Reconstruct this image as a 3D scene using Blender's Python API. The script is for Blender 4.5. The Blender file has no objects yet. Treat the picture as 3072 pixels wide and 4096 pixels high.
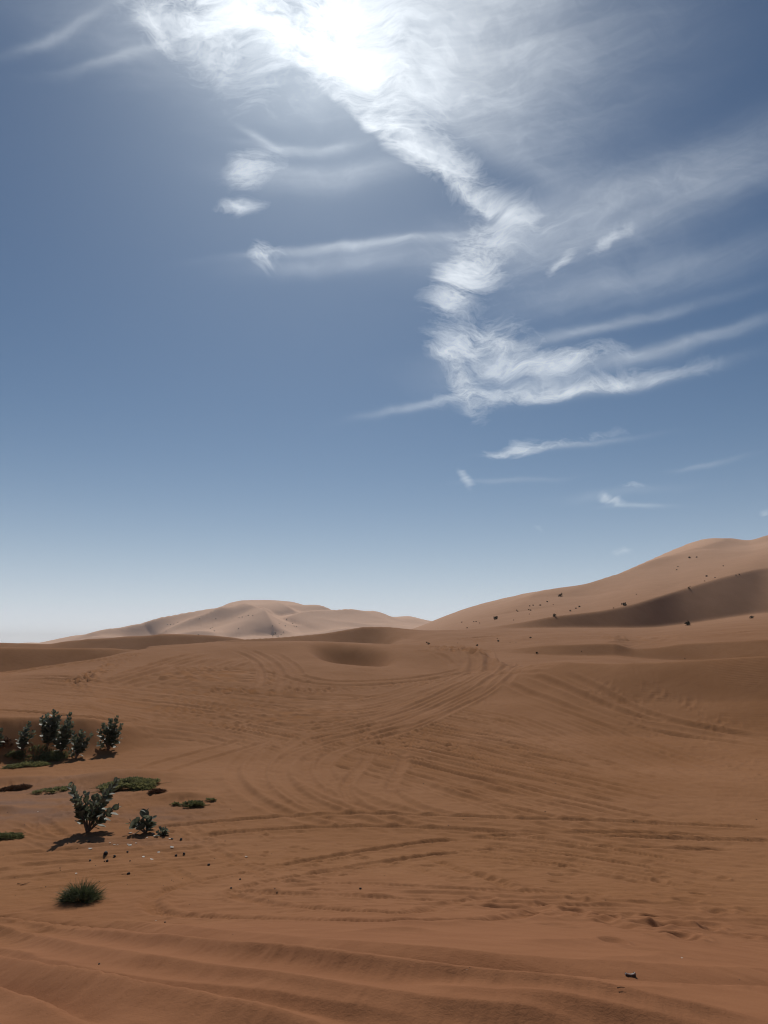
import bpy, math, random
import numpy as np
from mathutils import Vector, Matrix
S = bpy.context.scene
C = S.collection
R = math.radians

# ------------------------------------------------------------------ camera
F = 2836.0                       # focal length in photo pixels (3072 x 4096)
PITCH = R(10.4)
EYE = 1.68
cam_d = bpy.data.cameras.new('camera'); cam = bpy.data.objects.new('camera', cam_d); C.objects.link(cam)
cam.location = (0, 0, EYE); cam.rotation_euler = (R(90)+PITCH, 0, 0)
cam_d.sensor_fit = 'VERTICAL'; cam_d.sensor_height = 36.0; cam_d.lens = 36.0*F/4096
cam_d.clip_start = 0.05; cam_d.clip_end = 60000
S.camera = cam
S.cycles.filter_width = 1.15; S.cycles.max_bounces = 5; S.cycles.diffuse_bounces = 3

# ------------------------------------------------------------------ sun, sky, exposure
SUN_EL, SUN_AZ = R(44.5), R(-6.5)     # az: measured from +Y towards +X
sun_dir = Vector((math.sin(SUN_AZ)*math.cos(SUN_EL), math.cos(SUN_AZ)*math.cos(SUN_EL), math.sin(SUN_EL)))
sl = bpy.data.lights.new('sun', 'SUN'); sun = bpy.data.objects.new('sun', sl); C.objects.link(sun)
sl.energy = 4.4; sl.angle = R(0.6); sl.color = (1.0, 0.93, 0.83)
sun.rotation_euler = (-sun_dir).to_track_quat('-Z', 'Y').to_euler()
sun.location = (0, 0, 300)
S.view_settings.view_transform = 'Standard'; S.view_settings.look = 'None'
S.view_settings.gamma = 1.0; S.view_settings.exposure = -0.62; S.view_settings.use_curve_mapping = False
SKY_STRENGTH = 0.062
HAZE = 0.00009

class NT:
    """small helper for building node trees"""
    def __init__(self, tree): self.t = tree; self.n = tree.nodes; self.l = tree.links
    def new(self, typ, **kw):
        n = self.n.new(typ)
        for k, v in kw.items(): setattr(n, k, v)
        return n
    def put(self, sock, v):
        if isinstance(v, bpy.types.NodeSocket): self.l.new(v, sock)
        elif v is not None: sock.default_value = v
    def m(self, op, a, b=None, c=None, clamp=False):
        n = self.new('ShaderNodeMath', operation=op, use_clamp=clamp)
        self.put(n.inputs[0], a); self.put(n.inputs[1], b)
        if c is not None: self.put(n.inputs[2], c)
        return n.outputs[0]
    def v(self, op, a, b=None, s=None):
        n = self.new('ShaderNodeVectorMath', operation=op)
        self.put(n.inputs[0], a); self.put(n.inputs[1], b)
        if s is not None: self.put(n.inputs['Scale'], s)
        return n.outputs['Value'] if op in ('DOT_PRODUCT', 'LENGTH', 'DISTANCE') else n.outputs[0]
    def noise(self, vec, scale, detail=4, rough=.5, dist=0.0, dims='3D', col=False):
        n = self.new('ShaderNodeTexNoise', noise_dimensions=dims)
        self.put(n.inputs['Vector'], vec); self.put(n.inputs['Scale'], scale); self.put(n.inputs['Detail'], detail)
        self.put(n.inputs['Roughness'], rough); self.put(n.inputs['Distortion'], dist)
        return n.outputs['Color'] if col else n.outputs['Fac']
    def rng(self, x, a, b, c=0.0, d=1.0, smooth=True):
        n = self.new('ShaderNodeMapRange', interpolation_type='SMOOTHSTEP' if smooth else 'LINEAR')
        self.put(n.inputs[0], x)
        for i, q in enumerate((a, b, c, d)): self.put(n.inputs[1+i], q)
        return n.outputs[0]
    def mix(self, f, a, b, blend='MIX'):
        n = self.new('ShaderNodeMix', data_type='RGBA', blend_type=blend)
        self.put(n.inputs[0], f); self.put(n.inputs[6], a); self.put(n.inputs[7], b)
        return n.outputs[2]
    def comb(self, x, y, z=0.0):
        n = self.new('ShaderNodeCombineXYZ')
        self.put(n.inputs[0], x); self.put(n.inputs[1], y); self.put(n.inputs[2], z)
        return n.outputs[0]

cp, sp = math.cos(PITCH), math.sin(PITCH)
def pix_dir(px, py):
    """world direction seen at a pixel of the photograph"""
    xc, yc = (px-1536.0)/F, (2048.0-py)/F
    return np.array([xc, cp - sp*yc, sp + cp*yc])

# sky chart: gnomonic plane of the sky dome about azimuth 0, elevation 25 degrees
CH = R(25)
ch_f = (0, math.cos(CH), math.sin(CH)); ch_u = (0, -math.sin(CH), math.cos(CH))
def chart(px, py):
    d = pix_dir(px, py); w = d@np.array(ch_f)
    return d[0]/w, (d@np.array(ch_u))/w

w = bpy.data.worlds.new('World'); S.world = w; w.use_nodes = True
w.node_tree.nodes.clear(); N = NT(w.node_tree)
tc = N.new('ShaderNodeTexCoord').outputs['Generated']
D = N.v('NORMALIZE', tc)
sky = N.new('ShaderNodeTexSky', sky_type='NISHITA')
sky.sun_disc = False; sky.sun_elevation = SUN_EL; sky.sun_rotation = SUN_AZ
sky.altitude = 700; sky.air_density = 1.0; sky.dust_density = 0.6; sky.ozone_density = 2.0

wq = N.v('DOT_PRODUCT', D, ch_f)
front = N.rng(wq, 0.12, 0.35)
wc = N.m('MAXIMUM', wq, 0.1)
sep = N.new('ShaderNodeSeparateXYZ'); N.put(sep.inputs[0], D)
U = N.m('DIVIDE', sep.outputs[0], wc)
Vv = N.m('DIVIDE', N.v('DOT_PRODUCT', D, ch_u), wc)
P0 = N.comb(U, Vv)
# turbulent warp of the chart, coarse and fine
wa = N.v('SUBTRACT', N.noise(P0, 6.0, 2, .5, col=True, dims='2D'), (.5, .5, .5))
q1 = N.v('ADD', P0, N.v('SCALE', wa, s=0.09))
wb = N.v('SUBTRACT', N.noise(N.v('MULTIPLY', q1, (1.0, 1.5, 1.0)), 17.0, 4, .52, col=True, dims='2D'), (.5, .5, .5))
P = N.v('ADD', N.v('ADD', P0, N.v('SCALE', wa, s=0.013)), N.v('SCALE', wb, s=0.022))
Ps = N.v('ADD', P0, N.v('ADD', N.v('SCALE', wa, s=0.024), N.v('SCALE', wb, s=0.008)))
q2 = N.v('ADD', q1, N.v('SCALE', wb, s=0.030))         # coordinates the filaments are drawn in
sepP = N.new('ShaderNodeSeparateXYZ'); N.put(sepP.inputs[0], P)
sepS = N.new('ShaderNodeSeparateXYZ'); N.put(sepS.inputs[0], Ps)

# one brush: skewed, bent gaussian wisp
g = bpy.data.node_groups.new('wisp', 'ShaderNodeTree')
for nm in ('X', 'Y', 'CX', 'CY', 'Cos', 'Sin', 'Lp', 'Lm', 'Wp', 'Wm', 'Bend', 'Amp'):
    g.interface.new_socket(nm, in_out='INPUT', socket_type='NodeSocketFloat')
g.interface.new_socket('Density', in_out='OUTPUT', socket_type='NodeSocketFloat')
G = NT(g); gi = G.new('NodeGroupInput').outputs; go = G.new('NodeGroupOutput')
dx = G.m('SUBTRACT', gi['X'], gi['CX']); dy = G.m('SUBTRACT', gi['Y'], gi['CY'])
uu = G.m('ADD', G.m('MULTIPLY', dx, gi['Cos']), G.m('MULTIPLY', dy, gi['Sin']))
vv = G.m('SUBTRACT', G.m('MULTIPLY', dy, gi['Cos']), G.m('MULTIPLY', dx, gi['Sin']))
vv = G.m('SUBTRACT', vv, G.m('MULTIPLY', gi['Bend'], G.m('MULTIPLY', uu, uu)))
def skew(x, p, m_):
    pos = G.m('GREATER_THAN', x, 0.0)
    sc = G.m('ADD', G.m('MULTIPLY', pos, p), G.m('MULTIPLY', G.m('SUBTRACT', 1.0, pos), m_))
    q = G.m('DIVIDE', x, sc)
    return G.m('MULTIPLY', q, q)
e = G.m('EXPONENT', G.m('MULTIPLY', G.m('ADD', skew(uu, gi['Lp'], gi['Lm']), skew(vv, gi['Wp'], gi['Wm'])), -1.0))
G.put(go.inputs[0], G.m('MULTIPLY', e, gi['Amp']))

def wisp(px, py, ang, Lp, Lm, Wu, Wd, bend, amp, smooth=False):
    """centre in photo px, angle in degrees (up = positive), lengths in px; Wu above, Wd below"""
    cx, cy = chart(px, py)
    a = R(ang); ex, ey = chart(px+40*math.cos(a), py-40*math.sin(a))
    k = math.hypot(ex-cx, ey-cy)/40; ca, sa = (ex-cx)/40/k, (ey-cy)/40/k
    n = N.new('ShaderNodeGroup'); n.node_tree = g
    q = sepS if smooth else sepP
    N.put(n.inputs['X'], q.outputs[0]); N.put(n.inputs['Y'], q.outputs[1])
    for nm, val in (('CX', cx), ('CY', cy), ('Cos', ca), ('Sin', sa), ('Lp', Lp*k), ('Lm', Lm*k), ('Wp', Wu*k), ('Wm', Wd*k), ('Bend', bend/k/1000), ('Amp', amp)):
        n.inputs[nm].default_value = val
    return n.outputs[0]
def total(lst):
    s = lst[0]
    for x in lst[1:]: s = N.m('ADD', s, x)
    return s
puffs = total([
    wisp(1180, 150, -28, 420, 430, 300, 90, .2, 1.1),      # bright mass by the sun
    wisp(760, 60, -40, 330, 260, 220, 130, 0, .75),
    wisp(620, 110, -58, 130, 130, 30, 40, 0, .5),
    wisp(1480, 500, -42, 260, 260, 150, 24, 0, 1.0),       # the long sharp edge
    wisp(1790, 715, -36, 240, 220, 90, 18, 0, .75),
    wisp(2020, 850, -22, 170, 160, 44, 24, 0, .45),
    wisp(985, 690, 18, 100, 60, 60, 44, 0, .7),            # small puffs at left
    wisp(940, 832, 8, 95, 75, 24, 24, 0, .55),
    wisp(1060, 1010, 0, 60, 50, 38, 44, 0, .75),
    wisp(1900, 950, 55, 150, 150, 90, 130, 0, .24),
    wisp(1850, 1100, 48, 200, 150, 80, 110, 0, .78),        # middle puff
    wisp(1815, 1190, 35, 140, 60, 70, 40, 0, .65),
    wisp(1960, 1365, -8, 190, 170, 70, 55, 0, .7),        # lower cluster
    wisp(1780, 1420, 0, 190, 70, 50, 30, 0, .7),
    wisp(2230, 1445, 10, 210, 330, 36, 40, .15, .75),
    wisp(1850, 1540, -60, 110, 130, 60, 42, 0, 1.0),
    wisp(2240, 1565, 6, 330, 200, 40, 26, .1, 1.05),
    wisp(1950, 1590, 0, 150, 150, 22, 28, 0, .6),
    wisp(2020, 1812, 10, 300, 70, 22, 17, 0, .8),          # small low ones
    wisp(1862, 1920, -55, 40, 40, 14, 14, 0, .45),
    wisp(2430, 1995, -25, 60, 35, 14, 14, .8, .6),
    wisp(2510, 1945, 0, 60, 60, 12, 12, 0, .3),
    wisp(2470, 2223, 0, 55, 45, 18, 14, 0, .32),
    wisp(2140, 2110, -40, 25, 25, 10, 10, 0, .2),
    wisp(3068, 2045, 0, 30, 25, 18, 15, 0, .5),
    wisp(2250, 1040, 45, 60, 60, 20, 20, 0, .55),
    wisp(2440, 960, 30, 100, 100, 22, 30, 0, .35),
])
veil = total([
    wisp(1500, 60, 0, 800, 560, 500, 330, 0, .75, True),
    wisp(1740, 420, -32, 560, 420, 520, 60, 0, .62, True),
    wisp(2150, 880, 12, 900, 450, 80, 110, .05, .5, True),
    wisp(2050, 1010, 8, 520, 300, 70, 90, .05, .5, True),
    wisp(1400, 980, 7, 560, 330, 14, 22, .02, .72, True),
    wisp(1380, 1040, 6, 430, 300, 30, 40, .02, .36, True),
    wisp(1170, 600, 0, 330, 170, 16, 24, .4, .34, True),
    wisp(1260, 712, 4, 420, 260, 34, 50, .3, .36, True),
    wisp(1020, 560, -35, 90, 60, 14, 14, .6, .4, True),
    wisp(2560, 1408, 13, 470, 280, 22, 34, .03, .5, True),
    wisp(2450, 1546, 10, 360, 260, 22, 24, .06, .5, True),
    wisp(2450, 1130, 12, 700, 460, 70, 90, .03, .3, True),
    wisp(2700, 700, 22, 600, 600, 90, 160, .05, .26, True),
    wisp(2300, 1330, 11, 520, 240, 26, 20, .05, .45, True),
    wisp(1700, 1610, 14, 130, 210, 14, 16, 0, .42, True),
    wisp(2000, 1480, 4, 420, 260, 70, 80, 0, .42, True),
    wisp(2240, 1790, 7, 260, 200, 10, 14, .05, .4, True),
    wisp(2010, 1930, 3, 190, 130, 8, 10, .1, .25, True),
    wisp(2540, 2026, 0, 130, 110, 8, 10, .1, .28, True),
    wisp(2820, 1850, 12, 160, 120, 9, 12, 0, .16, True),
    wisp(2420, 1975, 6, 260, 160, 20, 20, 0, .16, True),
    wisp(250, 130, 25, 260, 230, 18, 22, .2, .22, True),
    wisp(480, 215, 18, 170, 240, 14, 26, .2, .26, True),
    wisp(560, 120, -20, 260, 500, 160, 160, 0, .22, True),
])
# fibres: noise pulled out along the wind, which bends gently upward to the right
sx, sy = sepS.outputs[0], sepS.outputs[1]
fy = N.m('SUBTRACT', N.m('SUBTRACT', sy, N.m('MULTIPLY', sx, .15)), N.m('MULTIPLY', .28, N.m('MULTIPLY', sx, sx)))
fib = N.noise(N.comb(N.m('MULTIPLY', sx, 1.8), N.m('MULTIPLY', fy, 15.0)), 1.0, 7, .6, .35, dims='2D')
fib2 = N.noise(N.comb(N.m('MULTIPLY', sx, 5.0), N.m('MULTIPLY', fy, 38.0), 4.0), 1.0, 5, .6, .4, dims='2D')
curl = N.noise(N.v('MULTIPLY', q2, (1.0, 2.0, 1.0)), 13.0, 6, .52, dims='2D')
fila = N.noise(N.v('MULTIPLY', q2, (1.0, 2.6, 1.0)), 21.0, 5, .55, dims='2D')
fila = N.m('SUBTRACT', 1.0, N.m('MULTIPLY', N.m('ABSOLUTE', N.m('SUBTRACT', fila, .5)), 6.5), clamp=True)
fila = N.m('MULTIPLY', fila, fila)
fil2 = N.noise(N.v('MULTIPLY', q2, (1.0, 3.2, 1.0)), 46.0, 4, .55, dims='2D')
fil2 = N.m('SUBTRACT', 1.0, N.m('MULTIPLY', N.m('ABSOLUTE', N.m('SUBTRACT', fil2, .5)), 6.0), clamp=True)
fibre = N.rng(N.m('ADD', N.m('MULTIPLY', fib, .65), N.m('MULTIPLY', fib2, .35)), .36, .68)
curls = N.rng(curl, .33, .67)
tex = N.m('ADD', N.m('MULTIPLY', curls, .50), N.m('ADD', N.m('MULTIPLY', fila, .22), N.m('ADD', N.m('MULTIPLY', fibre, .26), N.m('MULTIPLY', fil2, .17))))
pd = N.m('SUBTRACT', N.m('MULTIPLY', puffs, N.m('ADD', .14, N.m('MULTIPLY', tex, 1.35))), N.m('MULTIPLY', .14, N.m('SUBTRACT', 1.0, tex)))
pd = N.m('MAXIMUM', pd, 0.0)
vd = N.m('MULTIPLY', veil, N.m('ADD', .40, N.m('ADD', N.m('MULTIPLY', fibre, .36), N.m('ADD', N.m('MULTIPLY', curls, .10), N.m('MULTIPLY', fila, .08)))))
dens = N.m('MULTIPLY', N.m('ADD', pd, vd), front)
# thin streaks over the rest of the dome so the sky goes on
alt = N.m('MAXIMUM', sep.outputs[2], 0.03)
Q = N.comb(N.m('DIVIDE', sep.outputs[0], alt), N.m('DIVIDE', sep.outputs[1], alt))
qn = N.noise(N.v('MULTIPLY', Q, (.5, 1.5, 1)), 1.6, 6, .6, .8, dims='2D')
rest = N.m('MULTIPLY', N.rng(qn, .56, .85), N.m('MULTIPLY', N.rng(sep.outputs[2], .05, .3), N.m('SUBTRACT', .3, N.m('MULTIPLY', front, .3))))
dens = N.m('ADD', dens, rest)
cover = N.m('SUBTRACT', 1.0, N.m('EXPONENT', N.m('MULTIPLY', dens, -.80)))
# forward scattering towards the sun: in the clear air (weak) and in the ice cloud (strong)
cs = N.v('DOT_PRODUCT', D, tuple(sun_dir))
ang = N.m('ARCCOSINE', N.m('MINIMUM', cs, 1.0))
halo = N.m('EXPONENT', N.m('MULTIPLY', ang, -1/R(11)))
core = N.m('EXPONENT', N.m('MULTIPLY', N.m('MULTIPLY', ang, ang), -1/R(7.5)**2))
aure = N.m('ADD', N.m('MULTIPLY', N.m('EXPONENT', N.m('MULTIPLY', ang, -1/R(13))), .55), N.m('MULTIPLY', core, .32))
skyc = N.new('ShaderNodeHueSaturation'); N.put(skyc.inputs['Color'], sky.outputs[0]); skyc.inputs['Saturation'].default_value = 1.1
skyt = N.v('MULTIPLY', skyc.outputs[0], (.82, .98, 1.06))
SK = 1.0/SKY_STRENGTH
hz = N.m('EXPONENT', N.m('MULTIPLY', N.m('MAXIMUM', sep.outputs[2], 0.0), -1/math.sin(R(7.5))))
hz2 = N.m('EXPONENT', N.m('MULTIPLY', N.m('MAXIMUM', sep.outputs[2], 0.0), -1/math.sin(R(3.6))))
skyh = N.mix(N.m('MULTIPLY', hz, .85), skyt, (.68*SK, .87*SK, 1.16*SK, 1))
skyh = N.mix(N.m('MULTIPLY', hz2, .9), skyh, (1.36*SK, 1.38*SK, 1.40*SK, 1))
clear = N.v('ADD', skyh, N.v('SCALE', (.80*SK, .92*SK, 1.0*SK), s=N.m('MULTIPLY', aure, .42)))
halo2 = N.m('EXPONENT', N.m('MULTIPLY', ang, -1/R(20)))
cl_b = N.m('MULTIPLY', N.m('ADD', 1.26, N.m('ADD', N.m('MULTIPLY', halo2, 1.15), N.m('MULTIPLY', core, .15))), N.m('ADD', .92, N.m('MULTIPLY', curls, .12)))
cloud = N.v('SCALE', (.93*SK, .98*SK, 1.02*SK), s=cl_b)
fin = N.mix(N.m('MINIMUM', cover, 1.0), clear, cloud)
bg = N.new('ShaderNodeBackground'); N.put(bg.inputs[0], fin); bg.inputs[1].default_value = SKY_STRENGTH
wo = N.new('ShaderNodeOutputWorld'); N.put(wo.inputs[0], bg.outputs[0])

# ------------------------------------------------------------------ numeric helpers
rng = np.random.default_rng(11); random.seed(5)
def perlin(x, y, seed=0):
    xi = np.floor(x).astype(np.int64); yi = np.floor(y).astype(np.int64)
    xf = (x-xi).astype(np.float32); yf = (y-yi).astype(np.float32)
    tab = np.random.default_rng(seed).permutation(1024); ang_ = np.random.default_rng(seed+77).uniform(0, 2*np.pi, 1024).astype(np.float32)
    gx_, gy_ = np.cos(ang_), np.sin(ang_)
    def gr(i, j, fx, fy_):
        h = tab[(tab[(i) & 1023] + j) & 1023]
        return gx_[h]*fx + gy_[h]*fy_
    u = xf*xf*xf*(xf*(xf*6-15)+10); v = yf*yf*yf*(yf*(yf*6-15)+10)
    a = gr(xi, yi, xf, yf); b = gr(xi+1, yi, xf-1, yf); c = gr(xi, yi+1, xf, yf-1); d = gr(xi+1, yi+1, xf-1, yf-1)
    return (a+(b-a)*u) + ((c+(d-c)*u)-(a+(b-a)*u))*v
def fbm(x, y, seed=0, octv=4, gain=.5):
    s = 0; a = 1.0
    for k in range(octv): s = s + a*perlin(x*2**k, y*2**k, seed+k*13); a *= gain
    return s
def sstep(x, a, b):
    t = np.clip((x-a)/(b-a), 0, 1); return t*t*(3-2*t)
def pix_az_tan(px, py):
    xc = (np.asarray(px, float)-1536)/F; yc = (2048-np.asarray(py, float))/F
    y = cp-sp*yc; z = sp+cp*yc
    return np.arctan2(xc, y), z/np.hypot(xc, y)
def pchip(xs, ys, x):
    xs = np.asarray(xs, float); ys = np.asarray(ys, float)
    h = np.diff(xs); d = np.diff(ys)/h; m = np.zeros_like(ys)
    for i in range(1, len(xs)-1):
        if d[i-1]*d[i] > 0: m[i] = (h[i-1]+h[i])/(h[i-1]/d[i-1]+h[i]/d[i]) if True else 0
    m[0], m[-1] = d[0], d[-1]
    x = np.clip(x, xs[0], xs[-1]); k = np.clip(np.searchsorted(xs, x, side='right')-1, 0, len(h)-1)
    t = (x-xs[k])/h[k]
    return ((2*t**3-3*t**2+1)*ys[k] + (t**3-2*t**2+t)*h[k]*m[k] + (-2*t**3+3*t**2)*ys[k+1] + (t**3-t**2)*h[k]*m[k+1])

# ------------------------------------------------------------------ the dunes: contour lines from near to far
# each point: (photo column, distance, 'y' row seen there | 'z' height relative to the eye)
K = [
 ('s', [(1536, .3, 'z', -1.68)]),
 ('s', [(1536, 3.5, 'z', -1.70)]),
 ('s', [(1536, 5.0, 'z', -2.0)]),
 ('s', [(1536, 7.0, 'z', -2.55)]),
 ('s', [(0, 10.6, 'z', -3.5), (3072, 10.8, 'z', -3.48)]),
 ('s', [(0, 18, 'z', -4.42), (1536, 18, 'z', -4.4), (3072, 18, 'z', -4.3)]),
 # foot of the little slip face / foot of the rising ground
 ('r', [(-1500, 31, 'z', -4.5), (0, 31, 'z', -4.5), (330, 31, 'z', -4.48), (480, 31.3, 'z', -4.42), (620, 32, 'z', -4.35), (1200, 33, 'z', -4.3), (1900, 34, 'z', -4.3), (2400, 36, 'z', -4.3), (3072, 37, 'z', -4.2), (4500, 37, 'z', -4.2)]),
 ('r', [(-1500, 33, 'y', 2862), (0, 33, 'y', 2868), (330, 33, 'y', 2876), (480, 33.6, 'y', 2905), (620, 35, 'y', 2908), (1200, 40, 'y', 2850), (1900, 41, 'y', 2845), (2400, 42, 'y', 2815), (3072, 41.7, 'y', 2800), (4500, 41.7, 'y', 2790)]),
 # middle ridge at left and centre, crest of the big near dune at right
 ('r', [(-1500, 62, 'y', 2720), (0, 62, 'y', 2690), (180, 64, 'y', 2667), (350, 67, 'y', 2640), (520, 71, 'y', 2606), (700, 75, 'y', 2582), (900, 78, 'y', 2570), (1150, 79, 'y', 2567), (1400, 78, 'y', 2571), (1600, 76, 'y', 2580), (1880, 73, 'y', 2588), (1960, 66, 'y', 2625), (2060, 58, 'y', 2664), (2277, 50, 'y', 2656), (2545, 47, 'y', 2653), (2740, 46.4, 'y', 2644), (3072, 46, 'y', 2626), (4500, 46, 'y', 2600)]),
 ('s', [(-1500, 105, 'z', -4.9), (0, 105, 'z', -4.9), (370, 105, 'z', -4.7), (560, 104, 'z', -3.6), (900, 98, 'z', -2.4), (1400, 96, 'z', -2.2), (1880, 90, 'z', -2.0), (2060, 72, 'z', -2.3), (2277, 68, 'z', -2.3), (2740, 66, 'z', -2.6), (3072, 66, 'z', -2.4), (4500, 66, 'z', -2.4)]),
 # left low dune crest / feet of the crescents at right
 ('q', [(-1500, 115, 'y', 2588), (0, 115, 'y', 2586), (370, 115, 'y', 2588), (560, 116, 'y', 2596), (800, 118, 'z', -3.2), (1300, 116, 'z', -2.8), (1700, 110, 'z', -2.0), (1980, 102, 'y', 2612), (2240, 100, 'y', 2620), (2450, 103, 'y', 2622), (2590, 106, 'y', 2634), (2740, 107, 'y', 2642), (3072, 107, 'y', 2632), (4500, 107, 'y', 2620)]),
 ('q', [(-1500, 132, 'z', -5), (0, 132, 'z', -5), (560, 134, 'z', -4.6), (700, 143, 'z', -4.2), (972, 149, 'z', -3.5), (1300, 160, 'z', -3.2), (1500, 166, 'z', -2.2), (1620, 166, 'z', .6), (1760, 140, 'y', 2560), (1980, 104.5, 'y', 2604), (2100, 104, 'y', 2590), (2240, 103.6, 'y', 2580), (2450, 107, 'y', 2574), (2540, 110, 'y', 2592), (2600, 111, 'y', 2590), (2740, 112.5, 'y', 2572), (2900, 113, 'y', 2564), (3072, 113, 'y', 2558), (4500, 113, 'y', 2540)]),
 # brown ridge right of centre, shelf, foot of the shaded slip face
 ('q', [(-1500, 176, 'z', -4.5), (0, 176, 'z', -4.5), (440, 172, 'z', -3.8), (540, 160, 'z', -3.0), (600, 155, 'y', 2584), (780, 156, 'y', 2574), (972, 161, 'y', 2560), (1111, 166, 'y', 2551), (1296, 172, 'y', 2533), (1400, 175, 'y', 2517), (1463, 177, 'y', 2508), (1536, 179, 'y', 2507), (1640, 182, 'y', 2516), (1720, 184, 'y', 2522), (1900, 186, 'y', 2521), (2128, 193, 'y', 2515), (2443, 214, 'y', 2514), (2602, 233, 'y', 2512), (2752, 254, 'y', 2498), (2845, 265, 'y', 2485), (3072, 282, 'y', 2457), (4500, 312, 'y', 2395)]),
 ('q', [(-1500, 188, 'z', -4), (0, 187, 'z', -4), (440, 186, 'z', -3.8), (700, 184, 'z', -3.6), (890, 185, 'z', -3), (980, 185, 'z', -2.4), (1111, 182, 'z', -.5), (1296, 185, 'z', 1.6), (1463, 188, 'z', 3.2), (1640, 190, 'z', 3.0), (1720, 191, 'y', 2521), (1900, 193, 'y', 2519), (2128, 200, 'y', 2513), (2443, 222, 'y', 2512), (2602, 240, 'y', 2510), (2752, 262, 'y', 2494), (2845, 272, 'y', 2481), (3072, 290, 'y', 2452), (4500, 320, 'y', 2390)]),
 # dark band at left, crest of the shaded slip face at right
 ('q', [(-1500, 200, 'y', 2582), (0, 198, 'y', 2569), (180, 198, 'y', 2574), (300, 197, 'y', 2561), (400, 196, 'y', 2554), (560, 195, 'y', 2543), (700, 194, 'y', 2535), (800, 194, 'y', 2538), (890, 194, 'y', 2545), (980, 194, 'y', 2557), (1100, 195, 'z', -1.5), (1400, 200, 'z', 1.5), (1640, 206, 'z', 2.9), (1880, 199, 'y', 2518), (2054, 202, 'y', 2496), (2221, 212, 'y', 2466), (2388, 227, 'y', 2446), (2508, 242.5, 'y', 2424), (2602, 258.5, 'y', 2397), (2740, 287, 'y', 2355), (2971, 316, 'y', 2290), (3072, 327, 'y', 2273), (4500, 372, 'y', 2160)]),
 ('s', [(-1500, 250, 'z', -8), (0, 250, 'z', -8), (900, 250, 'z', -8), (1300, 252, 'z', -4), (1640, 250, 'z', 1.5), (1900, 246, 'z', 5.0), (2221, 250, 'z', 9.2), (2388, 262, 'z', 12.0), (2602, 290, 'z', 18.6), (2740, 318, 'z', 24.0), (3072, 370, 'z', 38.6), (4500, 420, 'z', 60)]),
 # skyline of the great dune at right
 ('q', [(-1500, 430, 'z', -9), (0, 430, 'z', -9), (1200, 430, 'z', -8), (1450, 430, 'z', -2), (1600, 430, 'y', 2532), (1700, 430, 'y', 2497), (1800, 434, 'y', 2457), (1900, 440, 'y', 2422), (2050, 450, 'y', 2382), (2200, 460, 'y', 2356), (2330, 474, 'y', 2344), (2450, 492, 'y', 2304), (2600, 522, 'y', 2240), (2700, 540, 'y', 2197), (2800, 552, 'y', 2162), (2860, 558, 'y', 2154), (2930, 562, 'y', 2159), (3000, 566, 'y', 2163), (3072, 570, 'y', 2148), (3400, 580, 'y', 2090), (4500, 600, 'y', 2080)]),
 ('s', [(1536, 820, 'z', -10)]),
 ('s', [(1536, 1130, 'z', -10)]),
 # the pale dune far away: lower shoulder, then skyline
 ('s', [(-300, 1380, 'z', -12), (176, 1380, 'z', -6), (426, 1380, 'y', 2556), (620, 1380, 'y', 2535), (824, 1380, 'y', 2515), (1000, 1380, 'y', 2500), (1157, 1380, 'y', 2505), (1361, 1380, 'y', 2512), (1536, 1380, 'y', 2508), (1693, 1380, 'y', 2520), (2300, 1380, 'y', 2540), (4000, 1380, 'z', -10)]),
 ('r', [(-300, 1700, 'z', -14), (100, 1700, 'z', -8), (176, 1700, 'y', 2570), (306, 1700, 'y', 2541), (426, 1700, 'y', 2532), (519, 1700, 'y', 2505), (574, 1700, 'y', 2493), (648, 1700, 'y', 2478), (704, 1700, 'y', 2462), (759, 1700, 'y', 2455), (824, 1700, 'y', 2447), (866, 1700, 'y', 2434), (926, 1700, 'y', 2409), (981, 1700, 'y', 2400), (1065, 1700, 'y', 2399), (1157, 1700, 'y', 2405), (1231, 1700, 'y', 2424), (1296, 1700, 'y', 2444), (1361, 1700, 'y', 2461), (1444, 1700, 'y', 2461), (1518, 1700, 'y', 2452), (1577, 1700, 'y', 2467), (1629, 1700, 'y', 2464), (1693, 1700, 'y', 2477), (1900, 1700, 'y', 2520), (2300, 1700, 'y', 2545), (4000, 1700, 'z', -14)]),
 ('s', [(1536, 2300, 'z', -16)]),
 ('s', [(1536, 9000, 'z', -18)]),
]
# grid: azimuth x distance, dense inside the view
az_in = np.linspace(R(-30.5), R(30.5), 940)
az_out = R(31) + (R(180)-R(31))*(np.linspace(0, 1, 70)[1:])**1.7
az = np.concatenate([-az_out[::-1], az_in, az_out])
rr = [.3]
while rr[-1] < 3.2: rr.append(rr[-1]+.08)
while rr[-1] < 9000:
    r = rr[-1]; H = np.interp(r, [3, 7, 18, 40], [1.8, 2.6, 4.4, 4.4])
    st = min(r*r/(709*H)*.72, .0125*r if r < 1900 else .15*r)
    if 28 < r < 85: st = min(st, .0056*r if r < 62 else .0068*r)
    elif 98 < r < 118: st = min(st, .0052*r)
    elif 145 < r < 335: st = min(st, .0056*r)
    if 1150 < r < 1760: st = min(st, 7.5)
    rr.append(r+st)
rr = np.array(rr); NA, NR = len(az), len(rr)
AZ, RR = np.meshgrid(az, rr, indexing='ij')
X = (RR*np.sin(AZ)); Y = (RR*np.cos(AZ))
nk = len(K); KR = np.zeros((nk, NA)); KZ = np.zeros((nk, NA)); sharp = []
for i, (fl, pts) in enumerate(K):
    a_, r_, z_ = [], [], []
    for (px, r, kind, val) in pts:
        a, t = pix_az_tan(px, val if kind == 'y' else 2570.0)
        a_.append(float(a)); r_.append(r); z_.append(val if kind == 'z' else float(t)*r)
    if len(pts) == 1: KR[i] = r_[0]; KZ[i] = z_[0]
    else: KR[i] = pchip(a_, r_, az); KZ[i] = pchip(a_, z_, az)
    sharp.append(fl == 'r')
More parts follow.
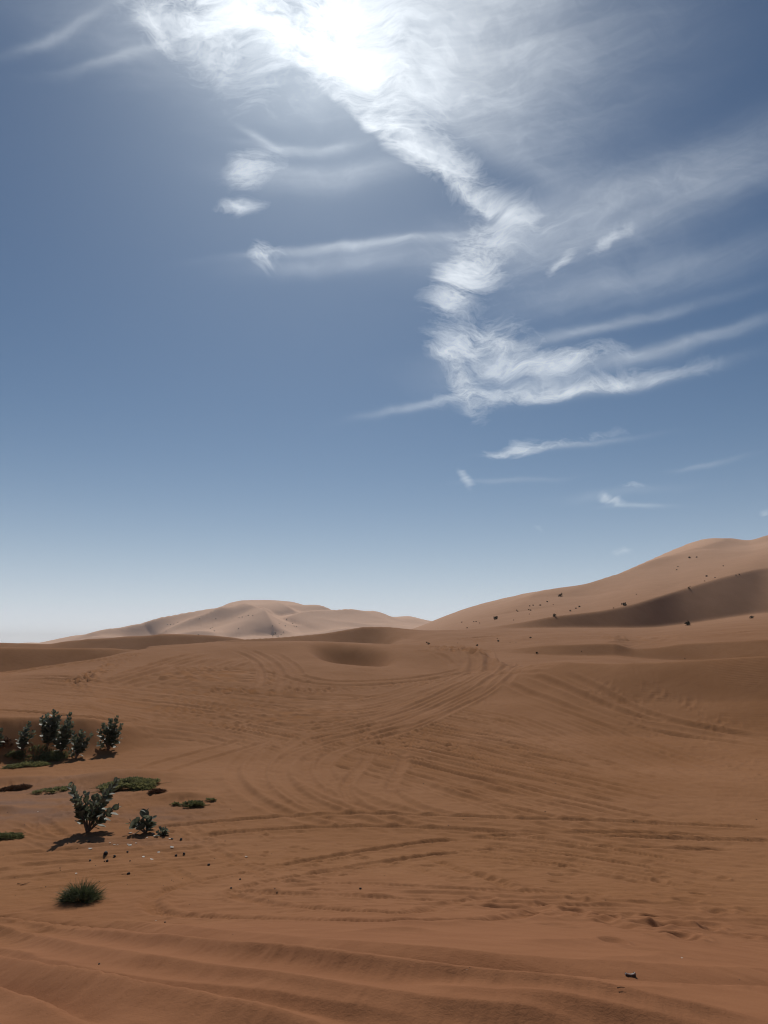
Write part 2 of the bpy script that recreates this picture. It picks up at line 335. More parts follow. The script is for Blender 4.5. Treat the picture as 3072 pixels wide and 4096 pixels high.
h = np.diff(KR, axis=0); d = np.diff(KZ, axis=0)/h
mL = np.zeros_like(KZ); mR = np.zeros_like(KZ)
for i in range(nk):
    if i in (0, nk-1): continue
    same = d[i-1]*d[i] > 0
    with np.errstate(all='ignore'):
        hm = np.where(same, (h[i-1]+h[i])/(h[i-1]/np.where(d[i-1] == 0, 1, d[i-1])+h[i]/np.where(d[i] == 0, 1, d[i])), 0)
    if K[i][0] == 'q': mL[i] = d[i-1]; mR[i] = d[i]
    elif sharp[i]: mL[i] = d[i-1]*.75+hm*.25; mR[i] = d[i]*.55+hm*.45
    else: mL[i] = mR[i] = hm
idx = np.zeros((NA, NR), int)
for i in range(1, nk-1): idx += (RR >= KR[i][:, None])
col = np.arange(NA)[:, None]
hh = h[idx, col]; t = np.clip((RR-KR[idx, col])/hh, 0, 1)
Z = (2*t**3-3*t**2+1)*KZ[idx, col] + (t**3-2*t**2+t)*hh*mR[idx, col] + (-2*t**3+3*t**2)*KZ[idx+1, col] + (t**3-t**2)*hh*mL[idx+1, col]
del t, hh, idx

ring = lambda a, b, c, d_: sstep(RR, a, b)*(1-sstep(RR, c, d_))
def ground(x, y):
    a = np.arctan2(x, y); r = np.hypot(x, y)
    fi = np.interp(a, az, np.arange(NA)); fj = np.interp(r, rr, np.arange(NR))
    i = np.minimum(fi.astype(int), NA-2); j = np.minimum(fj.astype(int), NR-2); u = fi-i; v = fj-j
    return (Z[i, j]*(1-u)*(1-v)+Z[i+1, j]*u*(1-v)+Z[i, j+1]*(1-u)*v+Z[i+1, j+1]*u*v)
rmin = np.searchsorted(rr, 2.6)
def cast(px, py):
    """where the view through a photo pixel first meets the ground (eye-relative x, y, z)"""
    px = np.atleast_1d(np.asarray(px, float)); py = np.atleast_1d(np.asarray(py, float)); out = []
    for a, t in zip(*pix_az_tan(px, py)):
        fi = np.interp(a, az, np.arange(NA)); i = int(min(fi, NA-2)); u = fi-i
        zz = (Z[i]*(1-u)+Z[i+1]*u)/rr
        hit = np.nonzero(zz[rmin:] >= t)[0]
        j = rmin+int(hit[0]) if len(hit) else NR-2
        if j > 0 and zz[j] != zz[j-1]:
            f = np.clip((t-zz[j-1])/(zz[j]-zz[j-1]), 0, 1); r = rr[j-1]+f*(rr[j]-rr[j-1])
        else: r = rr[j]
        out.append((r*math.sin(a), r*math.cos(a), r*t))
    return np.array(out)
def win(x0, x1, y0, y1):
    """index window of the polar grid that covers a box"""
    cx = np.array([x0, x0, x1, x1]); cy = np.array([y0, y1, y0, y1])
    a = np.arctan2(cx, cy); r = np.hypot(cx, cy)
    lo = 0 if (x0 < 0 < x1 and y0 < 0 < y1) else r.min()*.985
    if x0 < 0 < x1: lo = min(lo, abs(y0) if y0 > 0 else 0)
    i0, i1 = np.searchsorted(az, a.min()), np.searchsorted(az, a.max())+1
    j0, j1 = np.searchsorted(rr, lo), np.searchsorted(rr, r.max())+1
    return slice(max(i0-1, 0), min(i1, NA)), slice(max(j0-1, 0), min(j1, NR))
def catmull(p, n):
    p = np.asarray(p, float); q = np.vstack([2*p[0]-p[1], p, 2*p[-1]-p[-2]]); out = []
    for i in range(1, len(q)-2):
        for t in np.linspace(0, 1, n, endpoint=False):
            out.append(.5*((2*q[i])+(-q[i-1]+q[i+1])*t+(2*q[i-1]-5*q[i]+4*q[i+1]-q[i+2])*t*t+(-q[i-1]+3*q[i]-3*q[i+1]+q[i+2])*t**3))
    out.append(p[-1]); return np.array(out)
def dist_field(pl, reach):
    """signed distance to a polyline and the run along it, on the part of the grid that it touches"""
    sA, sR = win(pl[:, 0].min()-reach, pl[:, 0].max()+reach, pl[:, 1].min()-reach, pl[:, 1].max()+reach)
    D_ = np.full((sA.stop-sA.start, sR.stop-sR.start), 1e9, np.float32); T = np.zeros_like(D_); Sg = np.ones_like(D_)
    s = np.concatenate([[0], np.cumsum(np.hypot(*np.diff(pl, axis=0).T))])
    for k in range(len(pl)-1):
        p, q = pl[k], pl[k+1]; L2 = ((q-p)**2).sum()
        if L2 < 1e-9: continue
        a, b = win(min(p[0], q[0])-reach, max(p[0], q[0])+reach, min(p[1], q[1])-reach, max(p[1], q[1])+reach)
        a = slice(max(a.start, sA.start), min(a.stop, sA.stop)); b = slice(max(b.start, sR.start), min(b.stop, sR.stop))
        if a.stop <= a.start or b.stop <= b.start: continue
        ex, ey = X[a, b]-p[0], Y[a, b]-p[1]
        t = np.clip((ex*(q[0]-p[0])+ey*(q[1]-p[1]))/L2, 0, 1)
        gx, gy = ex-t*(q[0]-p[0]), ey-t*(q[1]-p[1]); dd = np.hypot(gx, gy)
        la = slice(a.start-sA.start, a.stop-sA.start); lb = slice(b.start-sR.start, b.stop-sR.start)
        m = dd < D_[la, lb]
        D_[la, lb][m] = dd[m]; T[la, lb][m] = (s[k]+t*math.sqrt(L2))[m]
        Sg[la, lb][m] = np.sign((q[0]-p[0])*gy-(q[1]-p[1])*gx)[m]
    return sA, sR, D_, T, Sg, s[-1]

def dune_ridge(pts, amp, wl, wr, soft=.15):
    """a crested ridge along px points with given distances; wl/wr = reach on the left / right side of travel"""
    p = []
    for px, py, r in pts:
        a, t = pix_az_tan(px, py); p.append((r*math.sin(a), r*math.cos(a)))
    pl = catmull(p, 8); sA, sR, D_, T, Sg, L = dist_field(pl, max(wl, wr))
    q = np.clip(1-D_/np.where(Sg > 0, wl, wr), 0, 1); q = np.where(q > 0, q*q*(1-soft)+soft*q, 0)
    q = np.where(q > .82, .82+(q-.82)*.75, q)
    fade = np.abs(np.sin(np.clip(T/L, 0, 1)*np.pi))**.6
    Z[sA, sR] += amp*q*fade
# far dune: crests and hollows
for a in [([(300, 2552, 1330), (453, 2530, 1360), (622, 2508, 1390), (731, 2495, 1420), (860, 2490, 1450)], 9, 120, 40),
          ([(640, 2516, 1330), (800, 2497, 1370), (905, 2474, 1420), (990, 2486, 1440), (1080, 2484, 1480)], 15, 150, 55),
          ([(960, 2482, 1430), (1032, 2498, 1380), (1062, 2522, 1330), (1100, 2552, 1270)], 16, 60, 150),
          ([(1085, 2420, 1590), (1100, 2432, 1570), (1120, 2450, 1540), (1180, 2468, 1490)], 9, 40, 120),
          ([(1140, 2500, 1400), (1250, 2480, 1450), (1400, 2476, 1500), (1540, 2470, 1550)], 11, 60, 120),
          ([(1100, 2555, 1200), (1300, 2535, 1240), (1500, 2530, 1270), (1680, 2524, 1300)], 8, 40, 110),
          ([(560, 2545, 1230), (760, 2532, 1270), (900, 2540, 1230)], 7, 90, 40),
          ([(1240, 2436, 1640), (1290, 2450, 1600), (1400, 2468, 1560)], 9, 50, 110),
          ([(240, 2560, 1240), (400, 2548, 1260), (560, 2536, 1290)], 6, 80, 40)]:
    dune_ridge(a[0], a[1]*2.1, a[2], a[3], .3)
# great dune at right: spurs and hollows
for a in [([(2960, 2168, 560), (2900, 2195, 510), (2830, 2215, 470), (2700, 2238, 440), (2560, 2275, 400)], 2.5, 14, 60),
          ([(3200, 2190, 540), (3072, 2206, 520), (3000, 2222, 500)], 3.5, 30, 50),
          ([(2900, 2250, 450), (2600, 2310, 410), (2400, 2365, 380), (2250, 2415, 340)], 5.0, 40, 55),
          ([(2320, 2385, 405), (2260, 2400, 385), (2150, 2420, 360), (2050, 2470, 300)], 2.6, 60, 30)]:
    dune_ridge(*a)
# hollow in the middle ridge, bumps
def lump(px, r, wx, wy, amp, rot=0.0, pw=1.0):
    a, _ = pix_az_tan(px, 2600.0); cx, cy = r*math.sin(a), r*math.cos(a)
    m = max(wx, wy)*2.6; s = win(cx-m, cx+m, cy-m, cy+m)
    ex, ey = X[s]-cx, Y[s]-cy; ca, sa = math.cos(rot), math.sin(rot)
    q = ((ex*ca+ey*sa)/wx)**2+((-ex*sa+ey*ca)/wy)**2
    Z[s] += amp*np.exp(-q**pw)
lump(1405, 67.5, 2.9, 5.6, -2.3, .25, 1.6)
lump(1180, 72, 8, 6, .35); lump(1740, 60, 5, 6, -.5)
lump(2100, 50, 3.2, 3, .25); lump(600, 50, 9, 5, .3)
lump(1500, 44, 7, 4, -.25); lump(2500, 29, 6, 4, -.2); lump(900, 24, 5, 3, .14)
lump(510, 25.4, 2.0, .95, .28); lump(100, 27.2, 1.6, .5, .14); lump(775, 22.0, .8, .4, .14); lump(62, 22.6, .55, .3, .13); lump(620, 22.6, .5, .3, .06)
# rolling undulation at every distance
Z += .10*fbm(X/9, Y/7, 3, 3)*ring(9, 20, 90, 140)
Z += .30*fbm(X/45, Y/30, 4, 3)*ring(60, 120, 190, 260)
Z += 1.0*fbm(X/90, Y/60, 5, 3)*ring(350, 400, 430, 500)
dd_ = ring(1100, 1250, 1560, 1680)
Z += dd_*(5.0*fbm(X/210, Y/160, 6, 3)+4.0*(1-2*np.abs(fbm(X/260+.4*perlin(X/200, Y/200, 8), Y/120, 7, 2))))*1.25
Z += 3*fbm(X/900, Y/900, 9, 3)*sstep(RR, 1800, 3500)-sstep(RR, 1800, 3500)*2

# ------------------------------------------------------------------ marks in the sand
REL = np.zeros((NA, NR), np.float32)      # newer marks overprint older ones
def press(pl, w, depth, berm, reach=None, tread=0.0, pitch=.11, wob=None, fade=.12, rough=.5):
    reach = reach or w*3.6
    sA, sR, D_, T, Sg, L = dist_field(pl, reach)
    m = D_ < reach
    if not m.any(): return
    x, y = X[sA, sR][m], Y[sA, sR][m]; d_, t_, sg = D_[m], T[m], Sg[m]
    nz = perlin(x*1.7, y*1.7, int(L*7) % 50); n2 = perlin(x*7, y*7, 31)
    en = sstep(t_, 0, fade*L+.01)*sstep(L-t_, 0, fade*L+.01)
    k = en*np.clip(1+rough*.9*perlin(x*.55, y*.55, int(L*7) % 50)+.35*rough*nz, .15, 1.6)
    core_ = np.exp(-(d_/w)**4)
    ht = -depth*core_ + berm*(1+.35*n2*sstep(-np.hypot(x, y), -30, -18))*np.exp(-((d_-1.75*w)/(.62*w))**2)*np.where(sg > 0, 1.15, .75)
    if tread: ht = ht + core_*.6*tread*np.sign(np.sin(2*np.pi*t_/pitch+np.abs(d_/w)*2.2))*(.5+.5*np.tanh(3*nz+1))
    cov = np.exp(-(d_/(1.9*w))**4)*en*.8
    zz = REL[sA, sR]; zz[m] = zz[m]*(1-cov)+ht*k; REL[sA, sR] = zz
def offset(pl, o):
    t_ = np.gradient(pl, axis=0); n_ = np.stack([-t_[:, 1], t_[:, 0]], 1); n_ /= np.linalg.norm(n_, axis=1)[:, None]+1e-9
    return pl+n_*o
def px_path(pts, n=7, jit=0.0):
    q = catmull(pts, n); p = cast(q[:, 0], q[:, 1])[:, :2]
    keep = [0]
    for i in range(1, len(p)):        # drop jumps over a crest
        if np.hypot(*(p[i]-p[keep[-1]])) < 9+.25*np.hypot(*p[keep[-1]]): keep.append(i)
        else: break
    p = p[keep]
    if len(p) > 8:                     # the projection steps with the grid: soften
        for _ in range(3): p[1:-1] = (p[:-2]+2*p[1:-1]+p[2:])/4
    return p
def track(pts, gauge=1.5, w=.13, depth=.045, berm=.03, tread=0.0, pitch=.11, fade=.12, n=7):
    p = px_path(pts, n)
    if len(p) < 3: return
    far_k = 1+max(np.hypot(p[:, 0], p[:, 1]).mean()-14, 0)/60
    rm = np.hypot(p[:, 0], p[:, 1]).mean(); w = max(w*far_k, .0036*rm) if rm > 20 else w; kd = .60+.16*min(max(rm-18, 0)/10, 1); depth, berm = kd*depth*far_k, kd*berm*far_k
    for o in ((-gauge/2, gauge/2) if gauge else (0,)):
        press(offset(p, o) if o else p, w, depth, berm, tread=tread, pitch=pitch, fade=fade)
def family(A, B, n, gauge=1.4, w=.12, depth=.04, berm=.03, trim=.35, wob=9, pw=1.0, tread=0):
    A = np.asarray(A, float); B = np.asarray(B, float)
    for k in range(n):
        u = ((k+rng.uniform(.1, .9))/n)**pw
        c = A+(B-A)*np.clip(u+rng.normal(0, .05, len(A))[:, None]*.6, -.05, 1.05)
        c = catmull(c, 5); t0 = rng.uniform(0, trim); t1 = 1-rng.uniform(0, trim)
        c = c[int(t0*len(c)):max(int(t1*len(c)), int(t0*len(c))+6)]
        if len(c) < 4: continue
        c[:, 1] += rng.normal(0, 1)*wob*.4
        q = rng.uniform(.5, 1.25)
        track(c[::3] if len(c) > 12 else c, gauge if rng.random() < .75 else 0, w*rng.uniform(.75, 1.3), depth*q, berm*q, tread if rng.random() < .4 else 0, fade=.2, n=5)
# the broad sweep across the basin and up to the right
family([(0, 2700), (600, 2738), (1200, 2795), (1700, 2825), (2300, 2930), (3150, 3110)], [(0, 2800), (600, 2880), (1200, 3010), (1700, 3130), (2300, 3290), (3150, 3450)], 104, w=.08, depth=.056, berm=.05)
# bundle that comes down through the gap in the crest
family([(1990, 2640), (1860, 2690), (1660, 2765), (1400, 2815), (900, 2780), (300, 2765)], [(2060, 2662), (1960, 2740), (1800, 2835), (1580, 2925), (1250, 3020), (900, 3110)], 44, w=.085, depth=.05, berm=.045, trim=.35)
# turning loops
family([(1130, 2920), (1010, 3010), (985, 3085), (1040, 3160), (1200, 3240), (1450, 3300), (1950, 3390)], [(1500, 2950), (1290, 3010), (1220, 3080), (1280, 3150), (1420, 3220), (1680, 3290), (2250, 3390)], 7, gauge=1.5, w=.14, depth=.05, berm=.04, trim=.1, tread=.014)
track([(1540, 3010), (1530, 3060), (1490, 3110), (1470, 3160), (1530, 3215), (1660, 3265), (1900, 3320)], 1.4, .14, .05, .035, .016)
# older lines on the crown of the middle ridge
family([(330, 2760), (520, 2700), (700, 2640), (880, 2600)], [(620, 2760), (800, 2710), (960, 2660), (1090, 2610)], 9, gauge=1.4, depth=.06, berm=.06, trim=.3)
family([(620, 2672), (850, 2672), (1050, 2690), (1250, 2735)], [(500, 2720), (800, 2715), (1050, 2730), (1300, 2770)], 7, depth=.06, berm=.07, trim=.25)
track([(960, 2600), (1050, 2640), (1090, 2700), (1080, 2760)], 1.5, .13, .05, .05)
track([(1060, 2610), (1140, 2660), (1170, 2720), (1150, 2790)], 1.5, .13, .04, .04)
track([(1120, 2690), (1250, 2725), (1420, 2735), (1700, 2715), (1900, 2670)], 1.5, .15, .06, .05)
track([(-40, 2705), (180, 2672), (400, 2640), (560, 2612)], 1.3, .14, .08, .05, fade=.03)
track([(-40, 2840), (150, 2852), (420, 2880), (700, 2893)], 0, .12, .09, .05, fade=.05)
# the near dune at right
track([(1960, 2760), (2020, 2700), (2130, 2676), (2230, 2668)], 1.6, .16, .06, .05, fade=.2)
track([(2060, 2715), (2280, 2800), (2450, 2865), (2700, 2920), (3120, 2985)], 1.7, .16, .07, .06, fade=.1)
track([(2250, 2690), (2400, 2760), (2560, 2845), (2800, 2910), (3120, 2960)], 0, .15, .05, .05)
family([(2000, 2760), (2300, 2850), (2600, 2960), (2900, 3080)], [(1950, 2860), (2250, 2980), (2550, 3100), (2900, 3200)], 12, w=.12, depth=.035, berm=.035, trim=.35)
# long lines across the floor
track([(560, 3345), (900, 3310), (1250, 3285), (1500, 3280), (1800, 3290), (2300, 3310), (3100, 3340)], 1.3, .11, .06, .045, .012, fade=.04)
track([(1120, 3492), (1350, 3455), (1560, 3420), (1850, 3385), (2150, 3368), (2500, 3362), (2900, 3375)], 1.25, .10, .07, .05, .01, fade=.05)
track([(1500, 3440), (1300, 3470), (1080, 3500), (900, 3535), (790, 3570), (770, 3605), (860, 3635), (1080, 3655), (1350, 3665), (1620, 3672), (1850, 3660), (2030, 3620)], 1.15, .11, .045, .03, .016, .085, fade=.03)
track([(960, 3540), (1200, 3555), (1540, 3565), (1800, 3582), (2200, 3595), (2500, 3602)], 1.0, .09, .03, .025, .012, fade=.05)
track([(1540, 3600), (1760, 3600), (2050, 3620), (2350, 3630), (2700, 3650), (3100, 3660)], 1.0, .10, .028, .025, 0, fade=.08)
track([(1720, 3440), (1860, 3490), (1990, 3530), (2060, 3570)], 0, .12, .05, .03, .018)
track([(1600, 3450), (1760, 3510), (1900, 3550)], 0, .11, .03, .02, .014)
family([(1500, 3300), (2000, 3330), (2500, 3400), (3120, 3480)], [(1800, 3430), (2200, 3470), (2600, 3530), (3120, 3650)], 12, gauge=1.2, w=.1, depth=.035, berm=.028, tread=.014, trim=.35)
# left floor
track([(-30, 3455), (250, 3430), (480, 3405), (800, 3370)], 1.3, .11, .05, .035, fade=.05)
track([(-30, 3500), (300, 3470), (700, 3425), (1000, 3400)], 1.2, .11, .045, .035, fade=.1)
track([(60, 3370), (60, 3310), (150, 3240), (260, 3195)], 1.1, .1, .025, .015, .02, .12)
track([(120, 3350), (150, 3270), (230, 3330), (330, 3390)], 0, .11, .035, .02, .016, .12)
track([(640, 3300), (760, 3430), (950, 3530)], 1.2, .1, .025, .02, .012)
track([(560, 3095), (750, 3040), (950, 2985), (1050, 2950)], 1.3, .11, .05, .03)
family([(-30, 3250), (250, 3350), (700, 3350), (1200, 3330)], [(-30, 3600), (250, 3560), (700, 3520), (1200, 3450)], 16, gauge=0, w=.07, depth=.022, berm=.016, trim=.45)
family([(380, 2880), (560, 2890), (900, 2930), (1100, 2960)], [(430, 2905), (600, 2930), (800, 2960), (1000, 3020)], 5, depth=.04, berm=.03)
# slopes beyond
family([(1640, 2600), (1780, 2620), (1880, 2700)], [(1800, 2590), (1960, 2610), (1940, 2720)], 8, w=.16, depth=.06, berm=.06)
family([(2350, 2500), (2600, 2545), (2850, 2540), (3120, 2500)], [(2250, 2560), (2500, 2575), (2800, 2550), (3120, 2540)], 8, w=.22, depth=.06, berm=.06)
family([(1720, 2570), (1950, 2545), (2250, 2530)], [(1800, 2575), (2100, 2560), (2400, 2545)], 5, w=.2, depth=.06, berm=.05)

# footprints
def dents(xy, rad, depth):
    for (x, y) in xy:
        r_ = rad*rng.uniform(.7, 1.3); an = rng.uniform(0, 3.14); dp = depth*rng.uniform(.5, 1.3)
        s = win(x-3*r_, x+3*r_, y-3*r_, y+3*r_)
        ex, ey = X[s]-x, Y[s]-y; q = np.hypot((ex*math.cos(an)+ey*math.sin(an))/1.5, -ex*math.sin(an)+ey*math.cos(an))/r_
        REL[s] += -dp*np.exp(-q**3)+dp*.5*np.exp(-((q-1.5)/.4)**2)
def walk(pts, n, spread, rad, depth):
    q = catmull(pts, 12); k = rng.uniform(0, len(q)-1, n); i = k.astype(int); f = (k-i)[:, None]
    q = np.vstack([q, q[-1]]); c = q[i]*(1-f)+q[i+1]*f
    c[:, 1] += rng.normal(0, spread, n); c[:, 0] += rng.normal(0, spread*2, n)
    dents(cast(c[:, 0], c[:, 1])[:, :2], rad, depth)
walk([(850, 2765), (1050, 2762), (1250, 2765), (1450, 2752), (1700, 2725), (1900, 2695)], 120, 6, .17, .06)
walk([(300, 2730), (400, 2680), (530, 2625)], 70, 8, .2, .10)
walk([(1740, 2592), (1850, 2596), (1960, 2610)], 120, 6, .25, .12)
walk([(2280, 2530), (2380, 2535), (2480, 2540)], 110, 10, .35, .10)
walk([(2380, 2750), (2480, 2800), (2600, 2870)], 50, 22, .14, .03)
walk([(2550, 2720), (2700, 2800), (2850, 2880), (2900, 2930)], 55, 16, .14, .03)
walk([(2500, 2930), (2750, 3000), (3050, 3060)], 50, 26, .14, .028)
walk([(1800, 2810), (2000, 2860), (2100, 2990)], 50, 30, .15, .03)
walk([(1400, 2880), (1600, 2960), (1900, 3010)], 90, 30, .16, .04)
walk([(1560, 3480), (2000, 3520), (2600, 3560), (2900, 3600)], 40, 50, .11, .025)
walk([(100, 3150), (500, 3240), (900, 3400), (1300, 3480)], 160, 60, .07, .025)
walk([(2000, 3640), (2500, 3700), (3000, 3750)], 36, 40, .12, .035)

# long soft ruts and windblown ridges in the foreground
fg = 1-sstep(RR, 7.5, 11.5)
def soft(pts, far_w, near_w, amp):
    """a smooth ridge (amp > 0) or rut (amp < 0), gentle on the far side and steep on the near one"""
    p = px_path(pts, 12)
    reach = max(far_w, near_w)*3; sA, sR, D_, T, Sg, L = dist_field(p, reach); m = D_ < reach
    x, y = X[sA, sR][m], Y[sA, sR][m]; d_ = D_[m]*Sg[m]
    d_ = d_+.035*fbm(x*1.3, y*1.3, 41, 2)
    comb = fbm(x*7.5-y*2.5, y*1.1+x*.9, 43, 3)          # slumps that run down the steep side
    q = np.exp(-(np.abs(d_)/np.where(d_ > 0, far_w, near_w))**1.45)
    k = (1+.45*perlin(x*.7, y*.7, 45))*sstep(T[m], 0, .5)*sstep(L-T[m], 0, .5)
    face = np.exp(-((d_+near_w*.8)/(near_w*.8))**2)
    z_ = REL[sA, sR]; z_[m] += (1.25-.65*sstep(x, .2, 1.9))*(amp*k*q+.13*abs(amp)*comb*face*k); REL[sA, sR] = z_
soft([(-260, 3640), (250, 3700), (700, 3752), (1100, 3800), (1536, 3842), (2000, 3868), (2500, 3902), (3220, 3930)], .12, .17, -.085)
soft([(400, 3690), (900, 3738), (1400, 3790), (2000, 3838), (2600, 3870), (3220, 3890)], .14, .12, .035)
soft([(1000, 3800), (1500, 3868), (2000, 3895), (2600, 3930), (3220, 3950)], .22, .10, .03)
soft([(-260, 3652), (300, 3745), (800, 3815), (1300, 3888), (1900, 3965), (2500, 4035), (3220, 4108)], .12, .09, .034)
soft([(-260, 3735), (300, 3875), (800, 3955), (1300, 4030), (1800, 4110)], .11, .08, .036)
soft([(1500, 3960), (2000, 4030), (2500, 4090), (3000, 4150)], .12, .09, .035)
soft([(-260, 3640), (200, 3712), (700, 3798), (1200, 3868), (1700, 3935), (2200, 4000), (2700, 4062), (3220, 4125)], .20, .13, .055)
soft([(-260, 3672), (150, 3770), (500, 3850), (1000, 3935), (1500, 4010), (2000, 4080), (2500, 4150)], .18, .12, .062)
soft([(-260, 3800), (100, 3850), (450, 3915), (800, 3975), (1200, 4045), (1600, 4120)], .16, .12, -.055)
soft([(-260, 3810), (100, 3880), (450, 3955), (800, 4020), (1200, 4105), (1500, 4170)], .2, .13, .07)
soft([(-260, 3880), (0, 3930), (150, 3975), (330, 4035), (520, 4110)], .10, .09, -.06)
soft([(-260, 3930), (0, 3985), (200, 4060), (330, 4120)], .14, .1, .04)
soft([(1900, 4030), (2400, 4085), (2900, 4140)], .25, .14, .04)
soft([(1980, 3768), (2200, 3775), (2450, 3765), (2620, 3790)], .2, .15, .05); soft([(2300, 3860), (2600, 3835), (2750, 3800)], .16, .12, .04)
soft([(1900, 3960), (2300, 3950), (2600, 3960), (2850, 3955)], .1, .1, .025)
soft([(1350, 3735), (1600, 3725), (1850, 3735)], .12, .1, .03); soft([(2100, 3675), (2500, 3685), (2900, 3720)], .14, .1, .04); soft([(1500, 3690), (1750, 3700), (1950, 3690)], .12, .1, .03)
a_, b_ = slice(0, NA), slice(0, np.searchsorted(rr, 13))
xs_, ys_ = X[a_, b_], Y[a_, b_]
Z[a_, b_] += (fg[a_, b_])*(.012*fbm(xs_*.5+ys_*.4, ys_*1.5+xs_*.9, 52, 3)+.0028*fbm(xs_*2+ys_*1.6, ys_*6+xs_*3.6, 53, 3))
# sand piled before the grass tussock
tx, ty, tz = cast(310, 3612)[0]
s = win(tx-2, tx+2, ty-2, ty+2); Z[s] += .075*np.exp(-((X[s]-tx-.05)/.42)**2-((Y[s]-ty+.22)/.2)**2)
# crumbled, wind-scoured micro relief on the basin floor
b_ = slice(np.searchsorted(rr, 6.5), np.searchsorted(rr, 90)); xs_, ys_ = X[:, b_], Y[:, b_]
m_ = ring(6.5, 10, 60, 90)[:, b_]
calm = np.clip(1-.8*np.exp(-((xs_-13)/9)**2-((ys_-42)/7)**2), 0, 1)
q = fbm(xs_*.9, ys_*2.6, 61, 5, .58)
Z[:, b_] += m_*calm*(.026*q-.028*sstep(q, .25, .8)+.012*(1-np.abs(fbm(xs_*1.6+.3*ys_, ys_*3.5, 63, 3))*2))
Z += REL
# masks the sand material uses
base_az = AZ/R(28)
clay = np.zeros((NA, NR), np.float32)
for (px, py, rx, ry, am) in [(110, 3195, 2.4, 1.5, 1.0), (60, 3260, 2.2, 1.0, .9), (250, 3120, 1.4, .8, .5), (650, 3260, 1.3, .9, .6), (480, 3370, 1.8, .6, .4), (200, 3110, 2.5, .6, .4)]:
    x, y, z = cast(px, py)[0]; s = win(x-3*rx, x+3*rx, y-3*ry, y+3*ry)
    clay[s] = np.maximum(clay[s], am*np.exp(-(((X[s]-x)/rx)**2+((Y[s]-y)/ry)**2)**1.3))
clay = np.clip(clay*(.75+.9*fbm(X*.8, Y*1.6, 71, 4)), 0, 1)
rip = np.exp(-(((X-19)/9)**2+((Y-39)/6)**2)**1.5).astype(np.float32)*sstep(fbm(X*.22, Y*.22, 72, 2), -.15, .2)

# ------------------------------------------------------------------ materials
def material(name):
    m = bpy.data.materials.new(name); m.use_nodes = True; m.node_tree.nodes.clear()
    n = NT(m.node_tree); b = n.new('ShaderNodeBsdfPrincipled'); o = n.new('ShaderNodeOutputMaterial')
    n.put(o.inputs[0], b.outputs[0]); return m, n, b
m_sand, n, b = material('red_sand')
pos = n.new('ShaderNodeNewGeometry').outputs['Position']
aC = n.new('ShaderNodeAttribute', attribute_name='clay').outputs['Fac']
aR = n.new('ShaderNodeAttribute', attribute_name='ripple').outputs['Fac']
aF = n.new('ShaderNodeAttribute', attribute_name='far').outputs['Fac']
big = n.noise(pos, .16, 5, .6); midn = n.noise(n.v('MULTIPLY', pos, (1, 2.4, 1)), 1.3, 6, .65, .6); fine = n.noise(pos, 55, 3, .7)
c1 = n.mix(n.rng(big, .35, .68), (.280, .124, .047, 1), (.325, .152, .066, 1))
c1 = n.mix(n.rng(midn, .45, .75, 0, .55), c1, (.245, .106, .043, 1))
c1 = n.mix(n.m('MULTIPLY', n.rng(fine, .3, .7), .22), c1, (.19, .083, .038, 1))
aN = n.new('ShaderNodeAttribute', attribute_name='near_sand').outputs['Fac']
c1 = n.mix(aN, c1, n.mix(n.rng(midn, .35, .7), (.315, .136, .062, 1), (.28, .117, .052, 1)))  # slightly redder tone on the nearest sand, fading out with distance
grain = n.noise(pos, 190, 2, .6)
c1 = n.mix(n.m('MULTIPLY', n.m('MULTIPLY', aN, n.rng(grain, .42, .62)), .30), c1, (.20, .088, .043, 1))
c1 = n.mix(n.m('MULTIPLY', aC, .8), c1, (.20, .115, .080, 1))
c1 = n.mix(aF, c1, (.67, .42, .285, 1))  # distant sand paled: stronger light and haze put into its colour
n.put(b.inputs['Base Color'], c1); b.inputs['Roughness'].default_value = .95; b.inputs['Specular IOR Level'].default_value = .12
wv = n.new('ShaderNodeTexWave', wave_type='BANDS', bands_direction='DIAGONAL', wave_profile='SIN')
n.put(wv.inputs['Vector'], n.v('MULTIPLY', pos, (.35, 1, 1))); wv.inputs['Scale'].default_value = 2.4; wv.inputs['Distortion'].default_value = 2.2; wv.inputs['Detail'].default_value = 3; wv.inputs['Detail Scale'].default_value = .6
hgt = n.m('ADD', n.m('MULTIPLY', fine, .004), n.m('ADD', n.m('MULTIPLY', n.noise(n.v('MULTIPLY', pos, (1, 2.2, 1)), 9, 6, .62, .4), n.m('SUBTRACT', .0065, n.m('MULTIPLY', aN, .0035))), n.m('MULTIPLY', n.m('MULTIPLY', wv.outputs['Fac'], aR), .0045)))
bp = n.new('ShaderNodeBump'); bp.inputs['Strength'].default_value = 1.0; bp.inputs['Distance'].default_value = 1.0; n.put(bp.inputs['Height'], hgt)
n.put(b.inputs['Normal'], bp.outputs[0])

def leaf_mat(name, ca, cb, rough, trans=.0, scale=9, sheen=.5):
    m, n, b = material(name)
    oi = n.new('ShaderNodeObjectInfo').outputs['Random']; pos = n.new('ShaderNodeNewGeometry').outputs['Position']
    q = n.m('ADD', n.m('MULTIPLY', n.noise(pos, scale, 4, .6), .75), n.m('MULTIPLY', oi, .25))
    n.put(b.inputs['Base Color'], n.mix(n.rng(q, .3, .75), ca, cb)); b.inputs['Roughness'].default_value = rough; b.inputs['Specular IOR Level'].default_value = sheen
    if trans:
        tr = n.new('ShaderNodeBsdfTranslucent'); n.put(tr.inputs[0], n.mix(n.rng(q, .3, .75), tuple(1.5*v for v in ca[:3])+(1,), tuple(1.5*v for v in cb[:3])+(1,)))
        ms = n.new('ShaderNodeMixShader'); ms.inputs[0].default_value = trans; n.put(ms.inputs[1], b.outputs[0]); n.put(ms.inputs[2], tr.outputs[0])
        n.put(n.n['Material Output'].inputs[0], ms.outputs[0])
    return m
